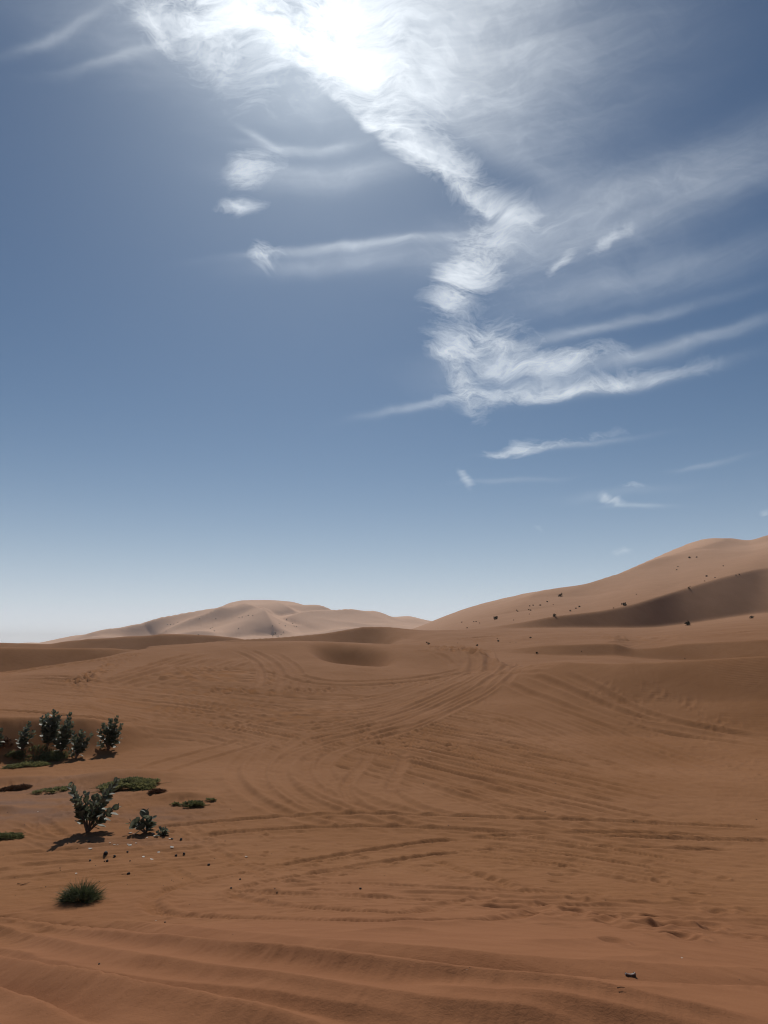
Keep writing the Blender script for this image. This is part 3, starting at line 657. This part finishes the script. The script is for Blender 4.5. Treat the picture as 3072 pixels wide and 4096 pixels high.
m_leaf = leaf_mat('waxy_leaf', (.056, .068, .040, 1), (.18, .195, .135, 1), .54, trans=.3, sheen=.45)
m_stem = leaf_mat('corky_stem', (.12, .075, .05, 1), (.2, .14, .09, 1), .8)
m_mat = leaf_mat('creeper_leaf', (.12, .122, .05, 1), (.27, .255, .11, 1), .7, trans=.3, scale=5, sheen=.2)
m_dry = leaf_mat('dry_twig', (.15, .08, .045, 1), (.27, .16, .09, 1), .85, sheen=.1)
m_blade = leaf_mat('spiky_blade', (.048, .062, .028, 1), (.18, .19, .09, 1), .55, trans=.3, scale=6, sheen=.35)
m_bush = leaf_mat('scrub_leaf', (.024, .025, .012, 1), (.055, .052, .028, 1), .7, scale=2, sheen=.2)
m_stone = leaf_mat('dark_stone', (.018, .016, .016, 1), (.055, .047, .042, 1), .75, scale=30, sheen=.3)
m_chip = leaf_mat('pale_chip', (.55, .50, .42, 1), (.78, .74, .66, 1), .6, scale=20, sheen=.4)
m_black = leaf_mat('black_plastic', (.012, .012, .013, 1), (.03, .03, .03, 1), .35, scale=20)

# ------------------------------------------------------------------ the ground sheet
def quick_mesh(name, verts, faces, mat, smooth=False):
    me = bpy.data.meshes.new(name); me.from_pydata([tuple(v) for v in verts], [], faces); me.materials.append(mat)
    if smooth: me.polygons.foreach_set('use_smooth', [True]*len(me.polygons))
    me.update(); return me
Zw = Z+EYE
co = np.stack([X, Y, Zw], -1).reshape(-1, 3).astype(np.float32)
ii = (np.arange(NA-1)[:, None]*NR+np.arange(NR-1)[None, :]).ravel()
quads = np.stack([ii, ii+1, ii+NR+1, ii+NR], 1).astype(np.int32)
quads = quads[:, ::-1]
me = bpy.data.meshes.new('sand_ground')
me.vertices.add(len(co)); me.vertices.foreach_set('co', co.ravel())
me.loops.add(quads.size); me.loops.foreach_set('vertex_index', np.ascontiguousarray(quads).ravel())
me.polygons.add(len(quads)); me.polygons.foreach_set('loop_start', np.arange(0, quads.size, 4, dtype=np.int32))
me.polygons.foreach_set('use_smooth', np.ones(len(quads), bool))
for nm, arr in (('clay', clay), ('ripple', rip), ('far', sstep(RR, 90, 700)), ('near_sand', .9*(1-sstep(RR+1.5*fbm(X*.3, Y*.3, 81, 3), 6, 15)))):
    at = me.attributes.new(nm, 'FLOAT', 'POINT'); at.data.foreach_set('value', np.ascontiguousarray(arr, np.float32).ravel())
me.update(calc_edges=True); me.validate()
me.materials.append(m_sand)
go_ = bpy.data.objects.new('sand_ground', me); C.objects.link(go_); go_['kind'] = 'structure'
if me.polygons[5].normal.z < 0: me.flip_normals()

# ------------------------------------------------------------------ things
def tag(o, label, cat, group=None):
    o['label'] = label; o['category'] = cat
    if group: o['group'] = group
    return o
def obj(name, me, parent=None, loc=(0, 0, 0), rot=(0, 0, 0), sc=(1, 1, 1)):
    o = bpy.data.objects.new(name, me); C.objects.link(o)
    o.location = loc; o.rotation_euler = rot; o.scale = sc
    if parent: o.parent = parent
    return o
def on_ground(px, py):
    x, y, z = cast(px, py)[0]; return Vector((x, y, z+EYE))

# waxy obovate leaves
def leaf_mesh(seed):
    r_ = random.Random(seed); vs = []; fs = []; n_ = 6
    ws = [.14, .30, .40, .45, .43, .31, .08]; cup = r_.uniform(.10, .26); curl_ = r_.uniform(-.2, .25); wav = r_.uniform(0, .04)
    for i in range(n_+1):
        t = i/n_; hw = ws[i]*r_.uniform(.94, 1.06); zc = curl_*t*t
        for k in (-1, -.55, 0, .55, 1):
            vs.append((hw*k, t, zc+cup*hw*k*k*1.3+wav*math.sin(7*t+3*k)))
    for i in range(n_):
        for k in range(4): a = i*5+k; fs.append((a, a+1, a+6, a+5))
    return quick_mesh('leaf', vs, fs, m_leaf, True)
LEAVES = [leaf_mesh(s) for s in range(7)]
def tube(vs, fs, pts, r0, r1, n=6):
    k0 = len(vs); pts = [Vector(p) for p in pts]
    for i, p in enumerate(pts):
        d_ = (pts[min(i+1, len(pts)-1)]-pts[max(i-1, 0)]).normalized(); a = d_.orthogonal().normalized(); b2 = d_.cross(a)
        r_ = r0+(r1-r0)*i/(len(pts)-1)
        for k in range(n): th = 2*math.pi*k/n; vs.append(p+a*math.cos(th)*r_+b2*math.sin(th)*r_)
    for i in range(len(pts)-1):
        for k in range(n): fs.append((k0+i*n+k, k0+i*n+(k+1) % n, k0+(i+1)*n+(k+1) % n, k0+(i+1)*n+k))
    vs.append(pts[-1]); e_ = len(vs)-1
    for k in range(n): fs.append((k0+(len(pts)-1)*n+k, k0+(len(pts)-1)*n+(k+1) % n, e_))
def milkweed(base, stems, label, size, gap, seed, bare=.16, group=None, sr=.022):
    """stems: (dx, height) of each tip in photo pixels from the base; leaves in crossed pairs"""
    r_ = random.Random(seed); p0 = on_ground(*base); pm = p0.length/F; root = obj('milkweed_shrub', None, None, p0-Vector((0, 0, .02)))
    right = Vector((p0.y, -p0.x, 0)).normalized(); fwd = Vector((p0.x, p0.y, 0)).normalized()
    tag(root, label, 'shrub', group); vs, fs = [], []
    for q, (dx, hy) in enumerate(stems):
        dx, hy = .92*dx, .88*hy
        tip = right*dx*pm+Vector((0, 0, hy*pm))+fwd*r_.uniform(-.35, .35)*hy*pm*.6
        mid = tip*.5+right*(-dx*pm*.10)+Vector((0, 0, -.04*abs(dx)*pm)); pts = []
        for i in range(9): t = i/8; pts.append(2*t*(1-t)*mid+t*t*tip)
        tube(vs, fs, pts, sr*(1.15-.1*min(q, 4)), sr*.3)
        L = tip.length; nn = max(3, int(L*(1-bare)/gap)); az0 = r_.uniform(0, 3)
        for k in range(nn):
            t = bare+(1-bare)*(k+.5)/nn; t = min(t, .995)
            p = 2*t*(1-t)*mid+t*t*tip; ax = (2*(1-2*t)*mid+2*t*tip).normalized()
            for sgn in (0, 1):
                if r_.random() < .05: continue
                th = az0+(k % 2)*math.pi/2+sgn*math.pi+r_.uniform(-.35, .35)
                a = ax.orthogonal().normalized(); o_ = a*math.cos(th)+ax.cross(a)*math.sin(th)
                up = .62+.75*t*t+r_.uniform(-.35, .35)
                dr = (o_+ax*up+Vector((0, 0, -.15))).normalized(); nrm = (ax-dr*ax.dot(dr)).normalized(); xx = dr.cross(nrm)
                ln = size*(.72+.5*math.sin(math.pi*min(t*1.02, 1)**.8))*r_.uniform(.8, 1.15)
                if k == nn-1: ln *= .75
                M_ = Matrix((xx, dr, nrm)).transposed().to_4x4()
                lf = obj('leaf', LEAVES[r_.randrange(7)], root, p+dr*.012, M_.to_euler(), (ln*r_.uniform(.85, 1.1), ln, ln))
    obj('stem', quick_mesh('stem', vs, fs, m_stem, True), root)
    return root
GB = 'milkweed shrubs at the foot of the slip face'
milkweed((350, 3328), [(-72, 192), (-58, 158), (-20, 150), (20, 140), (55, 158), (95, 192), (106, 92), (58, 70), (-40, 110)], 'large milkweed shrub with two raised arms and bare forked foot, nearest of the big shrubs', .175, .085, 1, .26, GB, .03)
milkweed((585, 3330), [(-66, 46), (-34, 52), (2, 56), (20, 58), (-6, 88), (12, 30)], 'low bent milkweed bush with drooping dark leaves beside the pale scraps', .195, .115, 2, .22)
milkweed((650, 3340), [(-16, 16), (0, 26), (14, 20), (8, 12)], 'tiny milkweed seedling just right of the low bent milkweed bush', .11, .06, 3, .1)
milkweed((88, 3006), [(-12, 78), (16, 112), (38, 84), (4, 92), (-8, 50)], 'slender milkweed with two thin leafy columns, left in the back row', .18, .10, 4, .14, GB)
milkweed((190, 2988), [(-28, 118), (-12, 128), (12, 140), (36, 118), (24, 130), (-20, 80), (30, 84), (2, 110), (14, 100)], 'bulky dark milkweed with the big black shadow at its left', .20, .095, 5, .14, GB)
milkweed((245, 3014), [(-20, 84), (-6, 110), (20, 160), (32, 120), (10, 128), (-26, 60), (30, 84), (10, 90)], 'tallest narrow milkweed standing in the middle of the back clump', .19, .09, 6, .12, GB)
milkweed((305, 3030), [(-16, 100), (12, 104), (24, 96), (52, 92), (-30, 34), (8, 70), (36, 56)], 'milkweed with one arm reaching right, at the right end of the back clump', .18, .09, 7, .16, GB)
milkweed((434, 2998), [(-42, 82), (-26, 104), (0, 120), (24, 128), (44, 100), (44, 46), (-40, 30), (10, 90), (-10, 80), (30, 80)], 'rounded milkweed standing alone right of the back clump', .19, .09, 8, .16, GB)
milkweed((-16, 3000), [(-40, 90), (10, 84), (20, 56), (-20, 60)], 'milkweed cut off by the left edge of the photo', .16, .10, 9, .15, GB)

# creeping green mats
def creeper(base, wpx, hpx, label, n_, mat=None, name='creeping_plant', size=.05, flat=1.0, seed=0, cat='plant', group=None, gap=.0):
    r_ = random.Random(seed); p0 = on_ground(*base); pm = p0.length/F; wid = wpx*pm/2; hi = hpx*pm; dep = wid*.55*flat
    right = Vector((p0.y, -p0.x, 0)).normalized(); fwd = Vector((p0.x, p0.y, 0)).normalized(); vs, fs = [], []
    ctr = p0+fwd*dep*.5; clumps = [(r_.uniform(-.8, .8), r_.uniform(-.8, .8), r_.uniform(.15, .38)) for _ in range(14)]
    k = 0
    while k < n_:
        u, v = r_.uniform(-1, 1), r_.uniform(-1, 1); e_ = 1-(u*u+v*v)
        if gap and min(math.hypot(u-a, v-b2)/c for a, b2, c in clumps) > 1.15-gap*.3: k += .2; continue
        if e_ < r_.uniform(-.1, .75)**1+.28*math.sin(u*7+seed)*math.sin(v*5)+.15*math.sin(u*17+2*seed)*math.sin(v*13+u*5): continue
        k += 1
        p = ctr+right*u*wid+fwd*v*dep; g_ = float(ground(np.array(p.x), np.array(p.y)))+EYE
        p.z = g_+hi*.34*max(e_, 0)**.7*r_.uniform(.2, 1.0)+r_.uniform(0, .015)
        o_ = (right*(u+r_.uniform(-1, 1)*.9)+fwd*(v+r_.uniform(-1, 1)*.9)+Vector((0, 0, r_.uniform(.0, .9)))).normalized()
        sd = o_.cross(Vector((r_.uniform(-.4, .4), r_.uniform(-.4, .4), 1))).normalized(); ln = size*r_.uniform(.6, 1.7); wd = ln*r_.uniform(.14, .28)
        b0 = len(vs); up = Vector((0, 0, ln*.12))
        vs += [p-p0, p+o_*ln*.5+sd*wd+up-p0, p+o_*ln-p0, p+o_*ln*.5-sd*wd+up-p0]; fs.append((b0, b0+1, b0+2, b0+3))
    # runners creeping out
    for q in range(10):
        th = r_.uniform(0, 6.28); a = ctr+right*math.cos(th)*wid*.6+fwd*math.sin(th)*dep*.6; pts = []
        for i in range(5):
            s_ = .6+.16*i; p = ctr+right*math.cos(th+.07*i)*wid*s_+fwd*math.sin(th+.07*i)*dep*s_
            p.z = float(ground(np.array(p.x), np.array(p.y)))+EYE+.012; pts.append(p-p0)
        tube(vs, fs, pts, .007, .003, 4)
    o = obj(name, quick_mesh(name, vs, fs, mat or m_mat), None, p0)
    return tag(o, label, cat, group)
GM = 'green creepers matted on the sand'
creeper((510, 3158), 250, 40, 'largest green creeper mat, a domed cushion behind the big milkweed', 9000, size=.07, seed=1, group=GM, flat=1.1, gap=.35)
creeper((110, 3068), 150, 26, 'flat green creeper below the back clump, near the left edge', 2600, size=.07, seed=2, group=GM)
creeper((215, 3040), 95, 18, 'small bright creeper at the feet of the narrow milkweeds', 1500, size=.065, seed=3, group=GM)
creeper((125, 3034), 140, 12, 'thin strip of creeper under the slender milkweed', 1000, size=.065, seed=4, group=GM, gap=.6)
creeper((205, 3172), 125, 16, 'patchy creeper with bare gaps left of the big milkweed', 1100, size=.06, seed=5, group=GM, gap=.9)
creeper((772, 3228), 100, 26, 'pale green creeper on a small hump, rightmost of the mats', 1300, size=.06, seed=6, group=GM, gap=.5)
creeper((840, 3206), 40, 14, 'scrap of creeper just right of the humped creeper', 260, size=.05, seed=16, group=GM, gap=.5)
creeper((700, 3222), 28, 12, 'scrap of creeper just left of the humped creeper', 200, size=.05, seed=17, group=GM, gap=.5)
creeper((8, 3358), 125, 32, 'dense green creeper cut by the left edge beside the tyre track', 2600, size=.05, seed=7, group=GM)
creeper((10, 2990), 60, 50, 'wispy bush with thin stalks at the left edge below the slip face', 260, m_dry, 'wispy_bush', .09, 1, 8, 'bush')
creeper((62, 3160), 95, 22, 'dry brown creeper lying on grey clay at the left', 1500, m_dry, 'dry_creeper', .06, .8, 9, 'plant', 'dried out creepers')
creeper((628, 3172), 62, 18, 'dry brown creeper right of the domed green cushion', 700, m_dry, 'dry_creeper', .05, .8, 10, 'plant', 'dried out creepers')
creeper((60, 3030), 60, 26, 'sprig of green creeper at the foot of the slender milkweed', 500, m_mat, 'creeping_plant', .07, .8, 11, 'plant', GM)

# spiky grass tussock
def tussock():
    r_ = random.Random(4); p0 = on_ground(308, 3608)+Vector((0, .12, -.03)); vs, fs = [], []; pm = p0.length/F
    for k in range(1500):
        th = r_.uniform(0, 6.283); sp_ = math.sqrt(r_.random()); bx = Vector((math.cos(th)*sp_*.25, math.sin(th)*sp_*.15, 0))
        out_ = Vector((math.cos(th), math.sin(th)*.8, 0)); el = r_.uniform(.0, 1.5)*(1-.3*sp_)
        d_ = (out_*math.cos(el)+Vector((r_.uniform(-.3, .3), r_.uniform(-.3, .3), math.sin(el)))).normalized()
        L = r_.uniform(.14, .29)*(1.0-.2*sp_)*(1.15 if r_.random() < .08 else 1); drp = r_.uniform(-.4, .8); wd = r_.uniform(.003, .0058); b0 = len(vs)
        sd = d_.cross(Vector((r_.uniform(-1, 1), r_.uniform(-1, 1), .4))).normalized(); bend_ = Vector((r_.uniform(-.35, .35), r_.uniform(-.35, .35), -.22*drp))
        h0 = r_.uniform(0, .20)*(1-sp_*sp_)
        for i in range(5):
            t = i/4; p = bx+Vector((0, 0, h0))+d_*L*t+bend_*L*t*t; w_ = wd*(1-.85*t)
            vs += [p-sd*w_, p+sd*w_]
        for i in range(4): a = b0+2*i; fs.append((a, a+1, a+3, a+2))
    return tag(obj('grass_tussock', quick_mesh('grass_tussock', vs, fs, m_blade), None, p0), 'dark green spiky grass tussock growing from a small sand heap in the near left', 'grass')
_t = tussock(); _t.scale = (.84, .84, .86)

# dark stones
def stone_mesh(seed):
    import bmesh
    bm = bmesh.new(); bmesh.ops.create_icosphere(bm, subdivisions=2, radius=1.0); r_ = np.random.default_rng(seed); ax = r_.normal(size=(9, 3)); ax /= np.linalg.norm(ax, axis=1)[:, None]; cut = r_.uniform(.55, .92, 9)
    for v in bm.verts:
        c = np.array(v.co)
        for a, q in zip(ax, cut):
            e_ = c@a-q
            if e_ > 0: c = c-a*e_
        v.co = c*(1, .85, .72)
    me = bpy.data.meshes.new('stone'); bm.to_mesh(me); bm.free(); me.materials.append(m_stone); return me
STONES = [stone_mesh(s) for s in range(6)]
GS = 'dark stones scattered on the sand'
stones = [(422, 3418, 15, 'grey stone with a pointed top, biggest of the dark stones'), (458, 3426, 9, 'rounded black stone just right of the pointed grey stone'), (510, 3408, 7, 'small black stone above and right of the rounded black stone'),
 (360, 3443, 7, 'small black stone left of the paired stones'), (429, 3446, 10, 'larger black stone of the touching pair'), (418, 3446, 5, 'smaller black stone of the touching pair'), (704, 3425, 9, 'dark stone right of the scattered pale scraps, left one of two'),
 (736, 3416, 8, 'dark stone right of the scattered pale scraps, right one of two'), (514, 3497, 10, 'lone round black stone behind and right of the grass tussock'), (356, 3369, 8, 'brown stone in front of the big milkweed'),
 (688, 3358, 9, 'dark stone beside a pale scrap right of the seedling'), (724, 3360, 10, 'dark stone with pale edge right of the seedling'), (835, 3462, 11, 'black stone by the track left of the near loop'), (960, 3518, 7, 'black stone inside the near tyre loop, upper one'),
 (924, 3553, 7, 'black stone inside the near tyre loop, lower one'), (1442, 3557, 9, 'black stone with a pale fleck inside the near loop'), (660, 3690, 6, 'small black stone on the rut edge'), (396, 3858, 7, 'black chip lying on the near ridges at lower left'),
 (1108, 3570, 5, 'tiny stone between the loop tracks'), (240, 3473, 4, 'tiny stone on the left floor'), (520, 3445, 5, 'tiny dark stone among the pale scraps')]
for k, (px, py, s_, lab) in enumerate(stones):
    p = on_ground(px, py); q = s_*p.length/F*.62
    tag(obj('stone', STONES[k % 6], None, p+Vector((0, 0, q*.35)), (random.uniform(-.3, .3), random.uniform(-.3, .3), random.uniform(0, 6)), (q, q, q*random.uniform(.85, 1.2))), lab, 'stone', GS)
lab = 'tiny dark pebble dropped on the open sand'
for k in range(60):
    px, py = (random.uniform(0, 1100), random.uniform(3180, 3620)) if k < 38 else (random.uniform(900, 3050), random.uniform(3000, 3950))
    p = on_ground(px, py); q = random.uniform(2.0, 4.2)*p.length/F*.5
    tag(obj('pebble', STONES[k % 6], None, p+Vector((0, 0, q*.3)), (0, 0, random.uniform(0, 6)), (q*1.3, q, q)), lab, 'pebble', 'tiny pebbles on the sand')

# pale scraps
def chip_mesh(seed):
    r_ = random.Random(seed); n_ = 9; vs = []; fs = []
    for z_ in (0, .06):
        for k in range(n_):
            th = 2*math.pi*k/n_; q = r_.uniform(.65, 1.05) if z_ == 0 else None
            if z_ == 0: vs.append((math.cos(th)*q, math.sin(th)*q*.6, .10*math.cos(2*th+seed)))
            else: a = vs[k]; vs.append((a[0], a[1], a[2]+z_))
    fs = [tuple(range(n_))[::-1], tuple(range(n_, 2*n_))]+[(k, (k+1) % n_, n_+(k+1) % n_, n_+k) for k in range(n_)]
    return quick_mesh('scrap', vs, fs, m_chip)
CHIPS = [chip_mesh(s) for s in range(5)]
GC = 'pale scraps littering the floor'
chips = [(361, 3396, 20, 'pale yellowish scrap lying alone left of the dark stones'), (440, 3373, 8, 'small pale scrap above the cluster of scraps'), (458, 3380, 12, 'pale scrap at the left end of the cluster'), (470, 3382, 10, 'pale scrap touching the left end of the cluster'),
 (520, 3382, 22, 'widest pale scrap in the cluster below the bent milkweed'), (512, 3379, 12, 'pale scrap tucked against the widest scrap'), (545, 3374, 12, 'slim pale scrap right of the widest scrap'), (687, 3390, 20, 'bright pale scrap standing apart at the right'),
 (634, 3411, 18, 'crumpled pale scrap above the two slim scraps'), (574, 3429, 18, 'slim pale scrap, left one of two lying in line'), (607, 3439, 18, 'slim pale scrap, right one of two lying in line'), (305, 3496, 14, 'thin pale scrap just above the grass tussock'),
 (522, 3333, 18, 'pale scrap in the shade left of the bent milkweed'), (535, 3338, 14, 'pale scrap at the edge of the bent bush shadow'), (620, 3346, 22, 'pale scrap lying left of the seedling'), (612, 3336, 10, 'small pale scrap between bent bush and seedling'),
 (632, 3328, 16, 'pale scrap behind the seedling'), (655, 3322, 14, 'pale scrap above the seedling'), (680, 3357, 16, 'pale scrap beside a dark stone right of the seedling'), (588, 3352, 8, 'small pale scrap in front of the bent bush'),
 (152, 3248, 6, 'pale speck on the tread marks at the left'), (2728, 3838, 10, 'pale scrap right of centre above the black shred'), (624, 3687, 7, 'pale chip on the rut edge'), (1868, 3888, 6, 'pale speck on the near sand below the gully'), (1720, 3008, 10, 'pale speck on the sweep of tracks in the middle'), (985, 3428, 14, 'pale scrap on the track left of the centre')]
for k, (px, py, s_, lab) in enumerate(chips):
    p = on_ground(px, py); q = s_*p.length/F*.4
    tag(obj('pale_scrap', CHIPS[k % 5], None, p+Vector((0, 0, .012)), (random.uniform(-.12, .35), random.uniform(-.15, .15), random.uniform(-.4, .4)), (q, q, q)), lab, 'litter', GC)

# black shred with bright edge, twigs
def shred():
    p = on_ground(2522, 3903); pm = p.length/F; root = obj('plastic_shred', None, None, p); tag(root, 'black plastic shred with a bright rim lying in the near gully at the right', 'litter')
    L = 36*pm; vs, fs = [], []
    prof = [(-.5, .16), (-.42, .34), (-.2, .2), (.05, .16), (.3, .22), (.42, .42), (.5, .18)]
    for y_ in (-.12, .12):
        for x_, z_ in prof: vs.append((x_*L, y_*L, -.05*L)); vs.append((x_*L, y_*L*(1.4 if y_ > 0 else .6), z_*L*.7))
    n_ = len(prof)
    for s_ in (0, 1):
        for i in range(n_-1): a = s_*2*n_+2*i; fs.append((a, a+2, a+3, a+1))
    for i in range(n_-1): fs.append((2*i+1, 2*i+3, 2*n_+2*i+3, 2*n_+2*i+1))
    obj('body', quick_mesh('body', vs, fs, m_black), root)
    v2, f2 = [], []; tube(v2, f2, [Vector((x_*L, -.12*L*.6-.002, z_*L*.7+.002)) for x_, z_ in prof], .0035, .0035, 5)
    obj('rim', quick_mesh('rim', v2, f2, m_chip), root)
shred()
def twig(pts, label, rad=.006):
    p0 = on_ground(*pts[0][0]); vs, fs = [], []
    for br in pts: tube(vs, fs, [on_ground(*q)-p0+Vector((0, 0, .012)) for q in br], rad, rad*.4, 5)
    tag(obj('twig', quick_mesh('twig', vs, fs, m_dry, True), None, p0), label, 'twig', 'bare twigs on the sand')
twig([[(70, 3537), (90, 3540), (108, 3535), (122, 3530)], [(82, 3544), (98, 3541), (112, 3538)]], 'forked bare twig lying left of the grass tussock')
twig([[(56, 3514), (66, 3515), (76, 3514)]], 'short dark twig above the forked twig at the left')
twig([[(486, 3500), (498, 3499), (508, 3499)]], 'short twig beside the lone round stone')
twig([[(2470, 3962), (2485, 3959), (2500, 3961)]], 'small curled twig below the black shred', .003)

# scrub on the dunes
def bush_mesh(seed, flat=1.0, spiky=False):
    r_ = random.Random(seed); vs, fs = [], []
    for q in range(5):
        th = r_.uniform(0, 6.28); tube(vs, fs, [Vector((0, 0, -.05)), Vector((math.cos(th)*.2, math.sin(th)*.2, .25)), Vector((math.cos(th)*.4, math.sin(th)*.4, .6*flat))], .03, .01, 4)
    lob = [(r_.uniform(-.35, .35), r_.uniform(-.3, .3), r_.uniform(.2, .55)*flat, r_.uniform(.15, .3)) for _ in range(6)]
    for k in range(170):
        a = lob[r_.randrange(6)]; d_ = Vector((r_.gauss(0, 1), r_.gauss(0, 1), r_.gauss(0, 1))).normalized()
        p = Vector(a[:3])+d_*a[3]*r_.uniform(.3, 1.1); p.z = max(p.z, .01)
        o_ = (d_+Vector((0, 0, .6 if spiky else .2))).normalized(); sd = o_.orthogonal().normalized(); sd = (sd+o_.cross(sd)*r_.uniform(-1, 1)).normalized()
        ln = r_.uniform(.12, .26)*(1.5 if spiky else 1); wd = ln*(.12 if spiky else .35); b0 = len(vs)
        vs += [p, p+o_*ln*.5+sd*wd, p+o_*ln, p+o_*ln*.5-sd*wd]; fs.append((b0, b0+1, b0+2, b0+3))
    return quick_mesh('dune_bush', vs, fs, m_bush)
BUSH = [bush_mesh(s, .9) for s in range(4)]+[bush_mesh(9, .8, True), bush_mesh(10, .5)]
def bush(px, py, wpx, label, group, k, tall=1.0):
    p = on_ground(px, py); q = .82*wpx*p.length/F
    tag(obj('dune_bush', BUSH[k % len(BUSH)], None, p-Vector((0, 0, .02*q)), (0, 0, random.uniform(0, 6)), (q, q, q*tall)), label, 'bush', group)
c2 = lambda x, y: (1536+.926*x, 2100+.926*y)
GR, GF, GD = 'bushes on the great right dune', 'bushes on the sandy shelf below the great dune', 'bushes on the pale far dune'
one = [(480, 408, 22, 'dark many-lobed bush low on the great dune, largest of its left flank', GR), (760, 308, 18, 'spreading twiggy bush high in the fold of the great dune', GR), (737, 395, 18, 'dark bush sitting on the crest of the shaded face, leftmost there', GR),
 (1038, 349, 20, 'big black bush on the crest of the shaded slip face', GR), (992, 360, 6, 'small pointed bush left of the big black bush on the crest', GR), (1317, 274, 11, 'pointed bush on the crest halfway up the shaded face', GR), (805, 373, 10, 'dark bush above the crest, lowest of three in a slanting row', GR),
 (830, 362, 9, 'dark bush in the middle of three in a slanting row', GR), (844, 355, 10, 'dark bush topmost of three in a slanting row', GR), (1319, 143, 10, 'dark bush at the head of the long streak on the upper dune', GR), (1351, 141, 8, 'bush just right of the dark bush at the streak on the upper dune', GR),
 (1270, 181, 7, 'bush at the tip of a short sand tail on the upper dune, upper of two', GR), (1264, 195, 6, 'bush at the tip of a short sand tail on the upper dune, lower of two', GR), (1393, 223, 10, 'lone bush with a long sand tail above the shaded face', GR),
 (1312, 434, 26, 'big black bush at the foot of the shaded slip face, lower right', GF), (1590, 404, 16, 'twiggy half dry bush near the right edge below the shaded face', GF), (192, 516, 14, 'bush peeping over the middle ridge right of the hollow', GF), (402, 522, 12, 'bush on the shelf just above the trampled crest', GF),
 (495, 504, 12, 'bush on the shelf, middle of three in a slanting line', GF), (633, 489, 10, 'bush on the shelf, rightmost of three in a slanting line', GF), (660, 555, 12, 'upright black bush below the small dark crescent', GF)]
for k, (x, y, s_, lab, g_) in enumerate(one): bush(*c2(x, y), s_, lab, g_, k)
for k, (x, y, s_) in enumerate([(360, 446, 7), (336, 421, 6), (388, 419, 7), (398, 419, 6), (573, 370, 7), (578, 374, 6), (630, 351, 6), (644, 348, 7), (625, 367, 6), (632, 370, 8), (628, 386, 5), (675, 348, 10), (706, 333, 8), (768, 296, 6), (731, 345, 5), (560, 412, 5), (413, 425, 6), (1466, 178, 6), (1430, 228, 5), (1385, 243, 5), (1322, 266, 5), (1520, 218, 5), (1535, 215, 6), (1090, 300, 5)]):
    bush(*c2(x, y), s_, 'tiny dark bush dotting the slope of the great right dune', GR, k)
for k, (x, y, s_) in enumerate([(185, 509, 7), (489, 491, 5), (853, 547, 5), (318, 511, 4), (545, 508, 4), (570, 510, 4), (1300, 578, 4)]):
    bush(*c2(x, y), s_, 'tiny tuft of scrub on the flat sandy shelf', GF, k)
c8 = lambda x, y: (200+.603*x, 2380+.603*y)
far_b = [(990, 157), (1100, 159), (848, 182), (780, 197), (800, 197), (820, 194), (1255, 152), (1275, 148), (1300, 142), (1315, 138), (1345, 137), (1090, 240), (1075, 217), (1065, 224), (1570, 162), (1610, 190), (1520, 192), (1475, 207), (1560, 207), (1620, 207), (1635, 210), (1250, 224), (985, 264), (770, 240)]
far_b += [(random.uniform(1475, 1560), random.uniform(242, 276)) for _ in range(9)]
for k, (x, y) in enumerate(far_b): bush(*c8(x, y), random.uniform(3.6, 5.4), 'tiny dark speck of scrub on the pale far dune', GD, k)

# ------------------------------------------------------------------ dusty air
hm_ = bpy.data.materials.new('dusty_air'); hm_.use_nodes = True; hm_.node_tree.nodes.clear(); n = NT(hm_.node_tree)
pv = n.new('ShaderNodeVolumePrincipled'); pv.inputs['Color'].default_value = (.97, .96, .96, 1); pv.inputs['Density'].default_value = HAZE; pv.inputs['Anisotropy'].default_value = .3
o_ = n.new('ShaderNodeOutputMaterial'); n.put(o_.inputs['Volume'], pv.outputs[0])
zt = float(Zw.max())+6; zb = float(Zw.min())-1.2; B = 9300.0
vs = [(x, y, z) for z in (zb, zt) for x, y in ((-B, -B), (B, -B), (B, B), (-B, B))]
hme = quick_mesh('haze', vs, [(0, 3, 2, 1), (4, 5, 6, 7), (0, 1, 5, 4), (1, 2, 6, 5), (2, 3, 7, 6), (3, 0, 4, 7)], hm_)
hob = obj('haze', hme); hob['kind'] = 'stuff'
